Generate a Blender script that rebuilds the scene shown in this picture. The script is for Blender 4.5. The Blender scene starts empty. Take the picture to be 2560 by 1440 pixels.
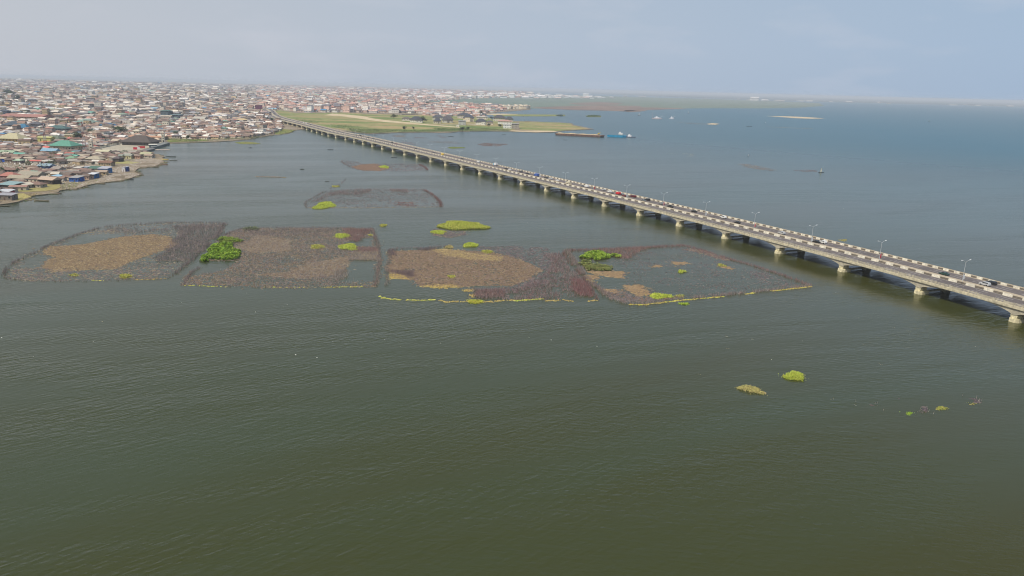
import bpy, bmesh, math, random
import numpy as np
from mathutils import Vector, Matrix
from mathutils.geometry import delaunay_2d_cdt
C = bpy.context.scene.collection
SC = bpy.context.scene
R = math.radians
rng = np.random.default_rng(7)
random.seed(7)

# ---------------------------------------------------------------- camera, sky, sun, exposure
CAM_H = 85.0
FOC = 1880.0                     # focal length in pixels of a 2560 px wide frame
PITCH = math.atan(500.0 / FOC)
ROLL = R(1.45)
cam_d = bpy.data.cameras.new('camera')
cam_d.sensor_width = 36.0
cam_d.lens = FOC / 2560.0 * 36.0
cam_d.clip_start = 1.0
cam_d.clip_end = 120000.0
cam = bpy.data.objects.new('camera', cam_d)
C.objects.link(cam)
cam.matrix_world = Matrix.Translation((0, 0, CAM_H)) @ Matrix.Rotation(R(90) - PITCH, 4, 'X') @ Matrix.Rotation(ROLL, 4, 'Z')
SC.camera = cam

SUN_AZ, SUN_EL = 228.0, 55.0
w = bpy.data.worlds.new('World'); SC.world = w; w.use_nodes = True
nt = w.node_tree; nt.nodes.clear()
def wn(t, **k):
    n = nt.nodes.new(t)
    for a, b in k.items(): setattr(n, a, b)
    return n
out = wn('ShaderNodeOutputWorld'); bg = wn('ShaderNodeBackground')
sky = wn('ShaderNodeTexSky', sky_type='NISHITA', sun_disc=False, sun_elevation=R(SUN_EL), sun_rotation=R(SUN_AZ),
         altitude=50.0, air_density=1.0, dust_density=2.5, ozone_density=1.6)
tc = wn('ShaderNodeTexCoord'); sep = wn('ShaderNodeSeparateXYZ')
nt.links.new(tc.outputs['Generated'], sep.inputs[0])
# haze veil of the lower sky: thick at the horizon, thinning upwards, a little thicker towards the west (left)
mr = wn('ShaderNodeMapRange'); mr.inputs['From Min'].default_value = 0.06; mr.inputs['From Max'].default_value = 0.42
mr.inputs['To Min'].default_value = 0.93; mr.inputs['To Max'].default_value = 0.40
nt.links.new(sep.outputs['Z'], mr.inputs['Value'])
mx = wn('ShaderNodeMapRange'); mx.inputs['From Min'].default_value = -0.75; mx.inputs['From Max'].default_value = 0.75
nt.links.new(sep.outputs['X'], mx.inputs['Value'])
vc = wn('ShaderNodeMix', data_type='RGBA')
vc.inputs['A'].default_value = (5.35, 5.5, 5.9, 1); vc.inputs['B'].default_value = (3.35, 4.6, 6.3, 1)
nt.links.new(mx.outputs['Result'], vc.inputs['Factor'])
mixs = wn('ShaderNodeMix', data_type='RGBA')
nt.links.new(mr.outputs['Result'], mixs.inputs['Factor'])
nt.links.new(sky.outputs[0], mixs.inputs['A']); nt.links.new(vc.outputs['Result'], mixs.inputs['B'])
# faint high cloud wisps
mp = wn('ShaderNodeMapping'); mp.inputs['Scale'].default_value = (3.0, 3.0, 11.0)
nz = wn('ShaderNodeTexNoise'); nz.inputs['Scale'].default_value = 2.0; nz.inputs['Detail'].default_value = 6; nz.inputs['Roughness'].default_value = 0.55
nt.links.new(tc.outputs['Generated'], mp.inputs[0]); nt.links.new(mp.outputs[0], nz.inputs['Vector'])
cr = wn('ShaderNodeMapRange'); cr.inputs['From Min'].default_value = 0.50; cr.inputs['From Max'].default_value = 0.78
cr.inputs['To Min'].default_value = 0.0; cr.inputs['To Max'].default_value = 0.35
nt.links.new(nz.outputs[0], cr.inputs['Value'])
mixc = wn('ShaderNodeMix', data_type='RGBA'); mixc.inputs['B'].default_value = (5.9, 6.0, 6.6, 1)
nt.links.new(cr.outputs['Result'], mixc.inputs['Factor']); nt.links.new(mixs.outputs['Result'], mixc.inputs['A'])
nt.links.new(mixc.outputs['Result'], bg.inputs['Color']); bg.inputs['Strength'].default_value = 0.106
nt.links.new(bg.outputs[0], out.inputs['Surface'])

sd = bpy.data.lights.new('sun', 'SUN'); sd.energy = 4.1; sd.angle = R(0.6); sd.color = (1.0, 0.93, 0.80)
sun = bpy.data.objects.new('sun', sd); C.objects.link(sun)
sv = Vector((math.sin(R(SUN_AZ)) * math.cos(R(SUN_EL)), math.cos(R(SUN_AZ)) * math.cos(R(SUN_EL)), math.sin(R(SUN_EL))))
sun.rotation_euler = sv.to_track_quat('Z', 'Y').to_euler(); sun.location = (0, 0, 300)

SC.render.engine = 'CYCLES'
SC.view_settings.view_transform = 'Standard'; SC.view_settings.look = 'None'
SC.view_settings.exposure = 0.0; SC.view_settings.gamma = 1.0; SC.view_settings.use_curve_mapping = False
SC.cycles.volume_bounces = 0; SC.cycles.filter_width = 1.1; SC.cycles.max_bounces = 5; SC.cycles.transparent_max_bounces = 6

# ---------------------------------------------------------------- ground positions: map coordinates from image pixels
def G(px, py, z=0.0):
    """map position (x east, y north, metres) of the point at image pixel px, py and height z"""
    x, y = px - 1280.0, 720.0 - py
    c, s = math.cos(ROLL), math.sin(ROLL)
    X, Y = c * x - s * y, s * x + c * y
    dx, dy, dz = X, FOC * math.cos(PITCH) + Y * math.sin(PITCH), Y * math.cos(PITCH) - FOC * math.sin(PITCH)
    t = (z - CAM_H) / dz
    return (dx * t, dy * t)
def poly(pts, ox=0, oy=0, k=1.0, z=0.0):
    return [G(ox + x / k, oy + y / k, z) for x, y in pts]

# ---------------------------------------------------------------- materials
def mat(name, col=(0.5, 0.5, 0.5), rough=0.8, source='flat', var=0.0, scale=1.0, metal=0.0, bump=0.0, spec=0.3):
    m = bpy.data.materials.new(name); m.use_nodes = True
    t = m.node_tree; b = t.nodes['Principled BSDF']
    b.inputs['Roughness'].default_value = rough; b.inputs['Metallic'].default_value = metal
    b.inputs['Specular IOR Level'].default_value = spec
    if source == 'flat':
        n = t.nodes.new('ShaderNodeRGB'); n.outputs[0].default_value = (*col, 1); src = n.outputs[0]
    elif source == 'attr':
        n = t.nodes.new('ShaderNodeAttribute'); n.attribute_name = 'Col'; src = n.outputs['Color']
    else:
        n = t.nodes.new('ShaderNodeObjectInfo'); src = n.outputs['Color']
    if var > 0:
        g = t.nodes.new('ShaderNodeNewGeometry')
        no = t.nodes.new('ShaderNodeTexNoise'); no.inputs['Scale'].default_value = scale; no.inputs['Detail'].default_value = 5
        no.inputs['Roughness'].default_value = 0.65
        t.links.new(g.outputs['Position'], no.inputs['Vector'])
        r = t.nodes.new('ShaderNodeMapRange'); r.inputs['From Min'].default_value = 0.3; r.inputs['From Max'].default_value = 0.7
        r.inputs['To Min'].default_value = 1 - var; r.inputs['To Max'].default_value = 1 + var * 0.6
        t.links.new(no.outputs[0], r.inputs['Value'])
        mu = t.nodes.new('ShaderNodeVectorMath'); mu.operation = 'SCALE'
        t.links.new(src, mu.inputs[0]); t.links.new(r.outputs['Result'], mu.inputs['Scale']); src = mu.outputs[0]
        if bump > 0:
            bp = t.nodes.new('ShaderNodeBump'); bp.inputs['Strength'].default_value = bump; bp.inputs['Distance'].default_value = 0.3
            t.links.new(no.outputs[0], bp.inputs['Height']); t.links.new(bp.outputs[0], b.inputs['Normal'])
    t.links.new(src, b.inputs['Base Color'])
    return m
def noise_ramp(name, stops, scale, stretch=(1, 1, 1), detail=8, rough=0.6, surf=0.95, scale2=None, amt2=0.35, bump=0.0):
    """ground cover: colours picked by a large noise, broken by a fine one"""
    m = bpy.data.materials.new(name); m.use_nodes = True
    t = m.node_tree; b = t.nodes['Principled BSDF']; b.inputs['Roughness'].default_value = surf; b.inputs['Specular IOR Level'].default_value = 0.15
    g = t.nodes.new('ShaderNodeNewGeometry'); mp = t.nodes.new('ShaderNodeMapping'); mp.inputs['Scale'].default_value = stretch
    t.links.new(g.outputs['Position'], mp.inputs[0])
    no = t.nodes.new('ShaderNodeTexNoise'); no.inputs['Scale'].default_value = scale; no.inputs['Detail'].default_value = detail; no.inputs['Roughness'].default_value = rough
    t.links.new(mp.outputs[0], no.inputs['Vector'])
    cr = t.nodes.new('ShaderNodeValToRGB'); e = cr.color_ramp.elements
    while len(e) < len(stops): e.new(0.5)
    for i, (p, c) in enumerate(stops): e[i].position = p; e[i].color = (*c, 1)
    t.links.new(no.outputs[0], cr.inputs[0]); src = cr.outputs[0]
    if scale2:
        n2 = t.nodes.new('ShaderNodeTexNoise'); n2.inputs['Scale'].default_value = scale2; n2.inputs['Detail'].default_value = 6; n2.inputs['Roughness'].default_value = 0.7
        t.links.new(mp.outputs[0], n2.inputs['Vector'])
        r = t.nodes.new('ShaderNodeMapRange'); r.inputs['From Min'].default_value = 0.3; r.inputs['From Max'].default_value = 0.7
        r.inputs['To Min'].default_value = 1 - amt2; r.inputs['To Max'].default_value = 1 + amt2
        t.links.new(n2.outputs[0], r.inputs['Value'])
        mu = t.nodes.new('ShaderNodeVectorMath'); mu.operation = 'SCALE'
        t.links.new(src, mu.inputs[0]); t.links.new(r.outputs['Result'], mu.inputs['Scale']); src = mu.outputs[0]
    t.links.new(src, b.inputs['Base Color'])
    return m

M_OBJ = mat('painted_surface', source='obj', rough=0.75, var=0.22, scale=0.9)
M_CAR = mat('car_paint', source='obj', rough=0.3, spec=0.5)
M_ATTR = mat('mixed_surface', source='attr', rough=0.9, var=0.25, scale=0.35)
M_ROOFS = mat('weathered_sheet', source='attr', rough=0.65, var=0.35, scale=0.22)
M_PLANT = mat('foliage', source='attr', rough=0.7, spec=0.25)
M_TWIG = mat('dry_twigs', source='attr', rough=0.95, spec=0.1)
M_GLASS = mat('dark_glass', (0.02, 0.025, 0.03), rough=0.15, spec=0.5)
M_TYRE = mat('tyre_rubber', (0.02, 0.02, 0.02), rough=0.9)
M_CONC = mat('weathered_concrete', (0.43, 0.39, 0.30), rough=0.9, var=0.35, scale=0.45, bump=0.1)
M_CONCF = mat('stained_concrete', (0.52, 0.47, 0.34), rough=0.9, var=0.4, scale=0.8)
M_PIER = mat('limewashed_pier', (0.64, 0.58, 0.38), rough=0.9, var=0.45, scale=0.9)
M_STEEL = mat('galvanised_steel', (0.55, 0.57, 0.58), rough=0.45, metal=0.3)
M_WHITE = mat('white_paint', (0.66, 0.62, 0.51), rough=0.8, var=0.45, scale=0.7)
M_DARKP = mat('black_paint', (0.155, 0.135, 0.11), rough=0.85, var=0.4, scale=0.8)
M_DUST = mat('dusty_kerb', (0.40, 0.34, 0.25), rough=0.95, var=0.3, scale=0.5)
M_LINE = mat('lane_paint', (0.45, 0.43, 0.42), rough=0.8, var=0.3, scale=1.2)

# ---------------------------------------------------------------- mesh helpers
class MB:
    """collects polygons with a colour each, then links them as one mesh object"""
    def __init__(s): s.v = []; s.f = []; s.c = []
    def add(s, vs, fs, col=(1, 1, 1)):
        o = len(s.v); s.v.extend(vs); s.f.extend([tuple(o + i for i in f) for f in fs]); s.c.extend([col] * len(fs))
    def box(s, x0, x1, y0, y1, z0, z1, col=(1, 1, 1), rot=0.0, at=(0, 0, 0)):
        vs = [(x, y, z) for z in (z0, z1) for (x, y) in ((x0, y0), (x1, y0), (x1, y1), (x0, y1))]
        if rot or at != (0, 0, 0):
            c, n = math.cos(rot), math.sin(rot)
            vs = [(at[0] + c * x - n * y, at[1] + n * x + c * y, at[2] + z) for x, y, z in vs]
        s.add(vs, [(3, 2, 1, 0), (4, 5, 6, 7), (0, 1, 5, 4), (1, 2, 6, 5), (2, 3, 7, 6), (3, 0, 4, 7)], col)
    def tube(s, a, b, ra, rb, n=6, col=(1, 1, 1), cap=True):
        a, b = Vector(a), Vector(b); d = (b - a).normalized()
        u = d.cross(Vector((0, 0, 1)) if abs(d.z) < 0.9 else Vector((1, 0, 0))).normalized(); v = d.cross(u)
        vs = []
        for p, r in ((a, ra), (b, rb)):
            for i in range(n):
                t = 2 * math.pi * i / n; vs.append(tuple(p + u * (r * math.cos(t)) + v * (r * math.sin(t))))
        fs = [(i, (i + 1) % n, n + (i + 1) % n, n + i) for i in range(n)]
        if cap: fs += [tuple(range(n - 1, -1, -1)), tuple(range(n, 2 * n))]
        s.add(vs, fs, col)
    def prism(s, pts, z0, z1, col=(1, 1, 1)):
        n = len(pts); vs = [(x, y, z0) for x, y in pts] + [(x, y, z1) for x, y in pts]
        s.add(vs, [tuple(range(n - 1, -1, -1)), tuple(range(n, 2 * n))] + [(i, (i + 1) % n, n + (i + 1) % n, n + i) for i in range(n)], col)
    def mesh(s, name, material):
        me = bpy.data.meshes.new(name); me.from_pydata(s.v, [], s.f)
        at = me.attributes.new('Col', 'FLOAT_COLOR', 'FACE')
        at.data.foreach_set('color', np.array([(*c, 1.0) for c in s.c], dtype=np.float32).ravel())
        me.materials.append(material); me.update(); return me
    def build(s, name, material, parent=None, color=None):
        return link(name, s.mesh(name, material), parent, color)
def link(name, me, parent=None, color=None, loc=None, rz=None, scale=None):
    o = bpy.data.objects.new(name, me); C.objects.link(o)
    if parent is not None: o.parent = parent
    if color is not None: o.color = (*color, 1)
    if loc is not None: o.location = loc
    if rz is not None: o.rotation_euler = (0, 0, rz)
    if scale is not None: o.scale = scale
    return o
def arr_mesh(name, V, F, cols, material):
    """V (n,3), F (m,k) same sided polygons, cols (m,3)"""
    me = bpy.data.meshes.new(name); V = np.asarray(V, np.float32); F = np.asarray(F, np.int32); m, k = F.shape
    me.vertices.add(len(V)); me.vertices.foreach_set('co', V.ravel())
    me.loops.add(m * k); me.loops.foreach_set('vertex_index', F.ravel())
    me.polygons.add(m); me.polygons.foreach_set('loop_start', np.arange(m, dtype=np.int32) * k)
    try: me.polygons.foreach_set('loop_total', np.full(m, k, np.int32))
    except Exception: pass
    me.update(calc_edges=True)
    at = me.attributes.new('Col', 'FLOAT_COLOR', 'FACE')
    c4 = np.ones((m, 4), np.float32); c4[:, :3] = cols; at.data.foreach_set('color', c4.ravel())
    me.polygons.foreach_set('use_smooth', np.zeros(m, dtype=bool)); me.update()
    me.materials.append(material); return me
def tag(o, label=None, cat=None, group=None, kind=None):
    if label: o['label'] = label
    if cat: o['category'] = cat
    if group: o['group'] = group
    if kind: o['kind'] = kind
    return o
def empty(name, x, y, z=0.0, rz=0.0, label=None, cat=None, group=None):
    o = bpy.data.objects.new(name, None); C.objects.link(o); o.location = (x, y, z); o.rotation_euler = (0, 0, rz)
    o.empty_display_size = 1.0
    return tag(o, label, cat, group)
def sheet(name, pts, z, material, kind='structure', skirt=0.0, parent=None):
    """irregular flat ground sheet with a low bank"""
    n = len(pts); ox, oy = pts[0]
    vo, _, fo, ov, _, _ = delaunay_2d_cdt([Vector((x - ox, y - oy)) for x, y in pts], [], [list(range(n))], 1, 1e-4)
    vs = [(x, y, z) for x, y in pts]; base = len(vs); vs += [(v.x + ox, v.y + oy, z) for v in vo]; fs = []
    for t in fo:
        a, b, c = (Vector(vo[i]) for i in t)
        t = [base + i for i in t]
        fs.append(t if (b.x - a.x) * (c.y - a.y) - (b.y - a.y) * (c.x - a.x) > 0 else (t[0], t[2], t[1]))
    if skirt:
        k0 = len(vs); vs += [(x, y, z - skirt) for x, y in pts]
        fs += [(i, (i + 1) % n, k0 + (i + 1) % n, k0 + i) for i in range(n)]
    me = bpy.data.meshes.new(name); me.from_pydata(vs, [], [tuple(f) for f in fs]); me.materials.append(material)
    o = link(name, me, parent)
    if kind: o['kind'] = kind
    return o
def ragged(pts, amp, step, seed=0, closed=True):
    """polygon with its edges broken into uneven short pieces"""
    r = random.Random(seed); o = []
    n = len(pts)
    for i in range(n if closed else n - 1):
        a, b = Vector(pts[i]), Vector(pts[(i + 1) % n]); L = (b - a).length; k = max(1, min(60, int(L / step))); am = min(amp, L / k * .22)
        nn = Vector((-(b - a).y, (b - a).x)).normalized() if L > 0 else Vector((0, 0))
        for j in range(k):
            p = a + (b - a) * (j / k) + nn * (r.uniform(-am, am) if j else 0)
            o.append((p.x, p.y))
    return o
def inside(P, pg):
    x, y = P[:, 0], P[:, 1]; res = np.zeros(len(P), bool); n = len(pg); j = n - 1
    for i in range(n):
        xi, yi = pg[i]; xj, yj = pg[j]
        if yi != yj:
            cnd = ((yi > y) != (yj > y)) & (x < (xj - xi) * (y - yi) / (yj - yi) + xi)
            res ^= cnd
        j = i
    return res
def area(pg):
    a = np.array(pg); x, y = a[:, 0], a[:, 1]
    return abs(np.dot(x, np.roll(y, -1)) - np.dot(y, np.roll(x, -1))) / 2
def vnoise(P, s, seed=0):
    """smooth value noise 0..1"""
    r = np.random.default_rng(seed + 11); T = r.random((256, 256)); p = P[:, :2] / s + 1000.0
    i = np.floor(p).astype(int); f = p - i; f = f * f * (3 - 2 * f)
    a = T[i[:, 0] % 256, i[:, 1] % 256]; b = T[(i[:, 0] + 1) % 256, i[:, 1] % 256]
    c = T[i[:, 0] % 256, (i[:, 1] + 1) % 256]; d = T[(i[:, 0] + 1) % 256, (i[:, 1] + 1) % 256]
    return (a * (1 - f[:, 0]) + b * f[:, 0]) * (1 - f[:, 1]) + (c * (1 - f[:, 0]) + d * f[:, 0]) * f[:, 1]
def fill(pg, dens, holes=(), thr=0.0, s=6.0, seed=0):
    """random points in a polygon, thinned in drifts"""
    a = np.array(pg); lo, hi = a.min(0), a.max(0); n = int(dens * (hi - lo).prod())
    P = lo + rng.random((n, 2)) * (hi - lo); P = P[inside(P, pg)]
    for h in holes: P = P[~inside(P, h)]
    if thr > 0 and len(P):
        v = 0.6 * vnoise(P, s, seed) + 0.4 * vnoise(P, s * 0.37, seed + 5)
        P = P[v + rng.normal(0, 0.06, len(P)) > thr]
    return P
def along(line, width, dens):
    """random points in a band along a polyline"""
    o = []
    for a, b in zip(line[:-1], line[1:]):
        a, b = np.array(a), np.array(b); L = np.hypot(*(b - a)); n = int(L * width * dens)
        if n < 1: continue
        t = rng.random(n)[:, None]; d = (b - a) / L; nn = np.array([-d[1], d[0]])
        o.append(a + (b - a) * t + nn * (rng.normal(0, width / 2.6, n)[:, None]))
    return np.concatenate(o) if o else np.zeros((0, 2))
def pick(cols, n, jit=0.25):
    c = np.array(cols, float)[rng.integers(0, len(cols), n)]
    return np.clip(c * (1 + rng.uniform(-jit, jit, (n, 1))), 0.005, 1)
def sticks(P, hmin, hmax, r, lean, cols, z0=-0.1):
    """three sided tapered stakes"""
    n = len(P); h = rng.uniform(hmin, hmax, n); ang = rng.random(n) * 6.283
    tip = np.stack([P[:, 0] + rng.normal(0, lean, n) * h, P[:, 1] + rng.normal(0, lean, n) * h, h], 1)
    V = np.zeros((n, 4, 3))
    for k in range(3):
        t = ang + k * 2.094; V[:, k, 0] = P[:, 0] + r * np.cos(t); V[:, k, 1] = P[:, 1] + r * np.sin(t); V[:, k, 2] = z0
    V[:, 3] = tip
    o = np.arange(n)[:, None] * 4
    F = np.concatenate([o + np.array([[0, 1, 3]]), o + np.array([[1, 2, 3]]), o + np.array([[2, 0, 3]])])
    c = pick(cols, n); return V.reshape(-1, 3), F, np.concatenate([c, c, c])
def lumps(P, rmin, rmax, h, cols, elong=1.0, dirn=0.0, z0=0.0, jit=0.25):
    """low irregular heaps: four cornered, pointed"""
    n = len(P); r = rng.uniform(rmin, rmax, n); V = np.zeros((n, 5, 3)); ang = rng.random(n) * 6.283 if elong == 1 else dirn + rng.normal(0, 0.35, n)
    for k in range(4):
        t = k * 1.5708; rr = r * rng.uniform(0.6, 1.2, n); a = rr * np.cos(t) * elong; b = rr * np.sin(t)
        V[:, k, 0] = P[:, 0] + a * np.cos(ang) - b * np.sin(ang); V[:, k, 1] = P[:, 1] + a * np.sin(ang) + b * np.cos(ang); V[:, k, 2] = z0 - 0.05
    V[:, 4, 0] = P[:, 0]; V[:, 4, 1] = P[:, 1]; V[:, 4, 2] = z0 + h * rng.uniform(0.4, 1.2, n)
    o = np.arange(n)[:, None] * 5
    F = np.concatenate([o + np.array([[k, (k + 1) % 4, 4]]) for k in range(4)]); c = pick(cols, n, jit)
    return V.reshape(-1, 3), F, np.concatenate([c] * 4)
def leaves(P, zs, size, cols, up=0.3, wide=1.0):
    """leaf triangles at given heights; up=1 stands them upright"""
    n = len(P); V = np.zeros((n, 3, 3)); ang = rng.random(n) * 6.283; s = size * rng.uniform(0.6, 1.4, n)
    tl = rng.uniform(up * 0.5, up, n)
    ca, sa = np.cos(ang), np.sin(ang)
    V[:, 0] = np.stack([P[:, 0] - s * 0.35 * wide * sa, P[:, 1] + s * 0.35 * wide * ca, zs], 1)
    V[:, 1] = np.stack([P[:, 0] + s * 0.35 * wide * sa, P[:, 1] - s * 0.35 * wide * ca, zs], 1)
    V[:, 2] = np.stack([P[:, 0] + s * np.sqrt(1 - np.minimum(tl, .99) ** 2) * ca, P[:, 1] + s * np.sqrt(1 - np.minimum(tl, .99) ** 2) * sa, zs + s * tl], 1)
    F = np.arange(n * 3).reshape(n, 3)
    return V.reshape(-1, 3), F, pick(cols, n)
def join_tris(parts):
    Vs, Fs, Cs, o = [], [], [], 0
    for V, F, c in parts:
        if len(V) == 0: continue
        Vs.append(V); Fs.append(F + o); Cs.append(c); o += len(V)
    return np.concatenate(Vs), np.concatenate(Fs), np.concatenate(Cs)
def tri_obj(name, parts, material, parent=None, kind=None, flip=True):
    parts = [p for p in parts if len(p[0])]
    if not parts: return None
    V, F, c = join_tris(parts)
    if parent is not None: V = V - np.array(tuple(parent.location))
    return tag(link(name, arr_mesh(name, V, F, c, material), parent), kind=kind)
# ================================================================ WATER
def water_material():
    m = bpy.data.materials.new('lagoon_water'); m.use_nodes = True
    t = m.node_tree; b = t.nodes['Principled BSDF']; N = t.nodes.new; L = t.links.new
    b.inputs['Roughness'].default_value = 0.20; b.inputs['IOR'].default_value = 1.333; b.inputs['Specular IOR Level'].default_value = 0.5
    g = N('ShaderNodeNewGeometry')
    # murky water: olive near, greener and bluer bodies in broad currents
    mp = N('ShaderNodeMapping'); mp.vector_type = 'TEXTURE'; mp.inputs['Rotation'].default_value = (0, 0, R(28)); mp.inputs['Scale'].default_value = (420, 150, 1)
    L(g.outputs['Position'], mp.inputs[0])
    n1 = N('ShaderNodeTexNoise'); n1.inputs['Scale'].default_value = 1.0; n1.inputs['Detail'].default_value = 5; n1.inputs['Roughness'].default_value = 0.5
    n1.inputs['Distortion'].default_value = 0.8
    L(mp.outputs[0], n1.inputs['Vector'])
    cr = N('ShaderNodeValToRGB'); e = cr.color_ramp.elements
    e[0].position = 0.35; e[0].color = (0.037, 0.037, 0.003, 1); e[1].position = 0.65; e[1].color = (0.036, 0.050, 0.020, 1)
    L(n1.outputs[0], cr.inputs[0])
    # base colour turns bluer towards the north east
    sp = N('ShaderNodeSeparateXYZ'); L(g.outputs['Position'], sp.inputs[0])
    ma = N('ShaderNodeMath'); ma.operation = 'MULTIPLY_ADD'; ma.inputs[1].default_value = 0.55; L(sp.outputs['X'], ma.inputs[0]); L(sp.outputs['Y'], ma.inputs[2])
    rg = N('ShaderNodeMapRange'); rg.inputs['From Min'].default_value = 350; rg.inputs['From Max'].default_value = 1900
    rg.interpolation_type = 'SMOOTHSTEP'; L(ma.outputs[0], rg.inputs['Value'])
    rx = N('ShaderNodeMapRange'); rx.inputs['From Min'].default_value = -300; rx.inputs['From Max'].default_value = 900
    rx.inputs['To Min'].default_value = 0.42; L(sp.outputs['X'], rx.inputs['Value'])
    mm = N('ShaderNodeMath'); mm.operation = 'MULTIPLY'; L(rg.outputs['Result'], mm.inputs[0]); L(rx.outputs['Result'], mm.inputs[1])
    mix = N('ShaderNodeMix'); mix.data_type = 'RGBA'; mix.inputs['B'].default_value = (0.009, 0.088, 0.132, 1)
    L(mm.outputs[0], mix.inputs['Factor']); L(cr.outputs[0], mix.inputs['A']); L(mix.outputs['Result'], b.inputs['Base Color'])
    # roughness raised along the same ramp to dim sky reflection and darken far water
    rr = N('ShaderNodeMapRange'); rr.inputs['To Min'].default_value = 0.17; rr.inputs['To Max'].default_value = 0.35; L(mm.outputs[0], rr.inputs['Value']); L(rr.outputs['Result'], b.inputs['Roughness'])
    # waves: wind chop in three sizes, crests roughly across the wind, calmer slicks
    ps = N('ShaderNodeMapping'); ps.vector_type = 'TEXTURE'; ps.inputs['Rotation'].default_value = (0, 0, R(20)); ps.inputs['Scale'].default_value = (240, 60, 1); L(g.outputs['Position'], ps.inputs[0])
    ns = N('ShaderNodeTexNoise'); ns.inputs['Scale'].default_value = 1; ns.inputs['Detail'].default_value = 4; ns.inputs['Distortion'].default_value = 1.2; L(ps.outputs[0], ns.inputs['Vector'])
    sl = N('ShaderNodeMapRange'); sl.inputs['From Min'].default_value = 0.38; sl.inputs['From Max'].default_value = 0.58; sl.inputs['To Min'].default_value = 0.25; sl.inputs['To Max'].default_value = 1.15
    L(ns.outputs[0], sl.inputs['Value'])
    hs = []
    wx = N('ShaderNodeMapRange'); wx.inputs['From Min'].default_value = -60; wx.inputs['From Max'].default_value = 110; wx.inputs['To Min'].default_value = 1.0; wx.inputs['To Max'].default_value = 0.25; L(sp.outputs['X'], wx.inputs['Value'])
    for rot, st, amp, wgt in ((42, (5.5, 1.35, 1), 0.20, 1), (32, (3.2, 1.1, 1), 0.10, 1), (-5, (4.2, 1.3, 1), 0.13, 0), (-16, (2.4, 0.9, 1), 0.065, 0), (14, (46.0, 11.0, 1), 0.34, 0)):
        q = N('ShaderNodeMapping'); q.vector_type = 'TEXTURE'; q.inputs['Rotation'].default_value = (0, 0, R(rot)); q.inputs['Scale'].default_value = st; L(g.outputs['Position'], q.inputs[0])
        n = N('ShaderNodeTexNoise'); n.inputs['Scale'].default_value = 1.0; n.inputs['Detail'].default_value = 1.5; n.inputs['Roughness'].default_value = 0.45; n.inputs['Distortion'].default_value = 0.25
        L(q.outputs[0], n.inputs['Vector'])
        k = N('ShaderNodeMath'); k.operation = 'MULTIPLY'; k.inputs[1].default_value = amp; L(n.outputs[0], k.inputs[0]); o_ = k.outputs[0]
        if wgt:
            k2 = N('ShaderNodeMath'); k2.operation = 'MULTIPLY'; L(o_, k2.inputs[0]); L(wx.outputs['Result'], k2.inputs[1]); o_ = k2.outputs[0]
        hs.append(o_)
    a = hs[0]
    for h in hs[1:]:
        ad = N('ShaderNodeMath'); ad.operation = 'ADD'; L(a, ad.inputs[0]); L(h, ad.inputs[1]); a = ad.outputs[0]
    bp = N('ShaderNodeBump'); bp.inputs['Distance'].default_value = 1.0
    L(sl.outputs['Result'], bp.inputs['Strength']); L(a, bp.inputs['Height']); L(bp.outputs[0], b.inputs['Normal'])
    return m
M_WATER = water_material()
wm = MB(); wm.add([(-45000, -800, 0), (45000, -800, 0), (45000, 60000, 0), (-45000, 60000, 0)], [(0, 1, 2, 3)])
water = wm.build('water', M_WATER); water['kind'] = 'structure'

# haze: humid, dusty air over the lagoon
hz = MB(); hz.box(-50000, 50000, -900, 61000, -2.0, 93.0)
hm = bpy.data.materials.new('humid_air'); hm.use_nodes = True; ht = hm.node_tree; ht.nodes.clear()
ho = ht.nodes.new('ShaderNodeOutputMaterial'); hv = ht.nodes.new('ShaderNodeVolumePrincipled')
hv.inputs['Color'].default_value = (0.84, 0.91, 1.0, 1); hv.inputs['Density'].default_value = 0.000085; hv.inputs['Anisotropy'].default_value = 0.0
ht.links.new(hv.outputs[0], ho.inputs['Volume'])
haze = hz.build('haze', hm); haze['kind'] = 'stuff'

# ================================================================ LAND
M_LAND = noise_ramp('trodden_ground', [(0.30, (0.13, 0.105, 0.07)), (0.5, (0.21, 0.17, 0.12)), (0.68, (0.30, 0.25, 0.185))], 0.02, scale2=0.5, amt2=0.5)
M_CITY = noise_ramp('city_ground', [(0.3, (0.10, 0.085, 0.065)), (0.6, (0.20, 0.16, 0.12)), (0.8, (0.07, 0.10, 0.04))], 0.006, scale2=0.12, amt2=0.5)
M_FIELD = noise_ramp('rough_pasture', [(0.28, (0.085, 0.14, 0.035)), (0.44, (0.16, 0.20, 0.06)), (0.54, (0.26, 0.23, 0.10)), (0.66, (0.34, 0.25, 0.13)), (0.8, (0.15, 0.18, 0.06))], 0.009, (0.55, 1.3, 1), scale2=0.09, amt2=0.5)
M_GRASSY = noise_ramp('marsh_grass', [(0.3, (0.09, 0.14, 0.03)), (0.5, (0.19, 0.21, 0.06)), (0.7, (0.28, 0.23, 0.10))], 0.04, scale2=0.5, amt2=0.4)
M_SAND = noise_ramp('pale_sand', [(0.3, (0.42, 0.33, 0.20)), (0.7, (0.58, 0.48, 0.33))], 0.05, scale2=0.6, amt2=0.15)
M_MARSH = noise_ramp('far_marsh', [(0.3, (0.09, 0.13, 0.12)), (0.5, (0.14, 0.18, 0.14)), (0.62, (0.10, 0.15, 0.13)), (0.75, (0.17, 0.16, 0.145))], 0.0022, (0.5, 2.0, 1), scale2=0.02, amt2=0.35)
M_BROWNB = noise_ramp('far_brush', [(0.35, (0.13, 0.105, 0.095)), (0.6, (0.22, 0.155, 0.125)), (0.75, (0.11, 0.115, 0.10))], 0.004, (0.5, 2.0, 1), scale2=0.03, amt2=0.4)

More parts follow.
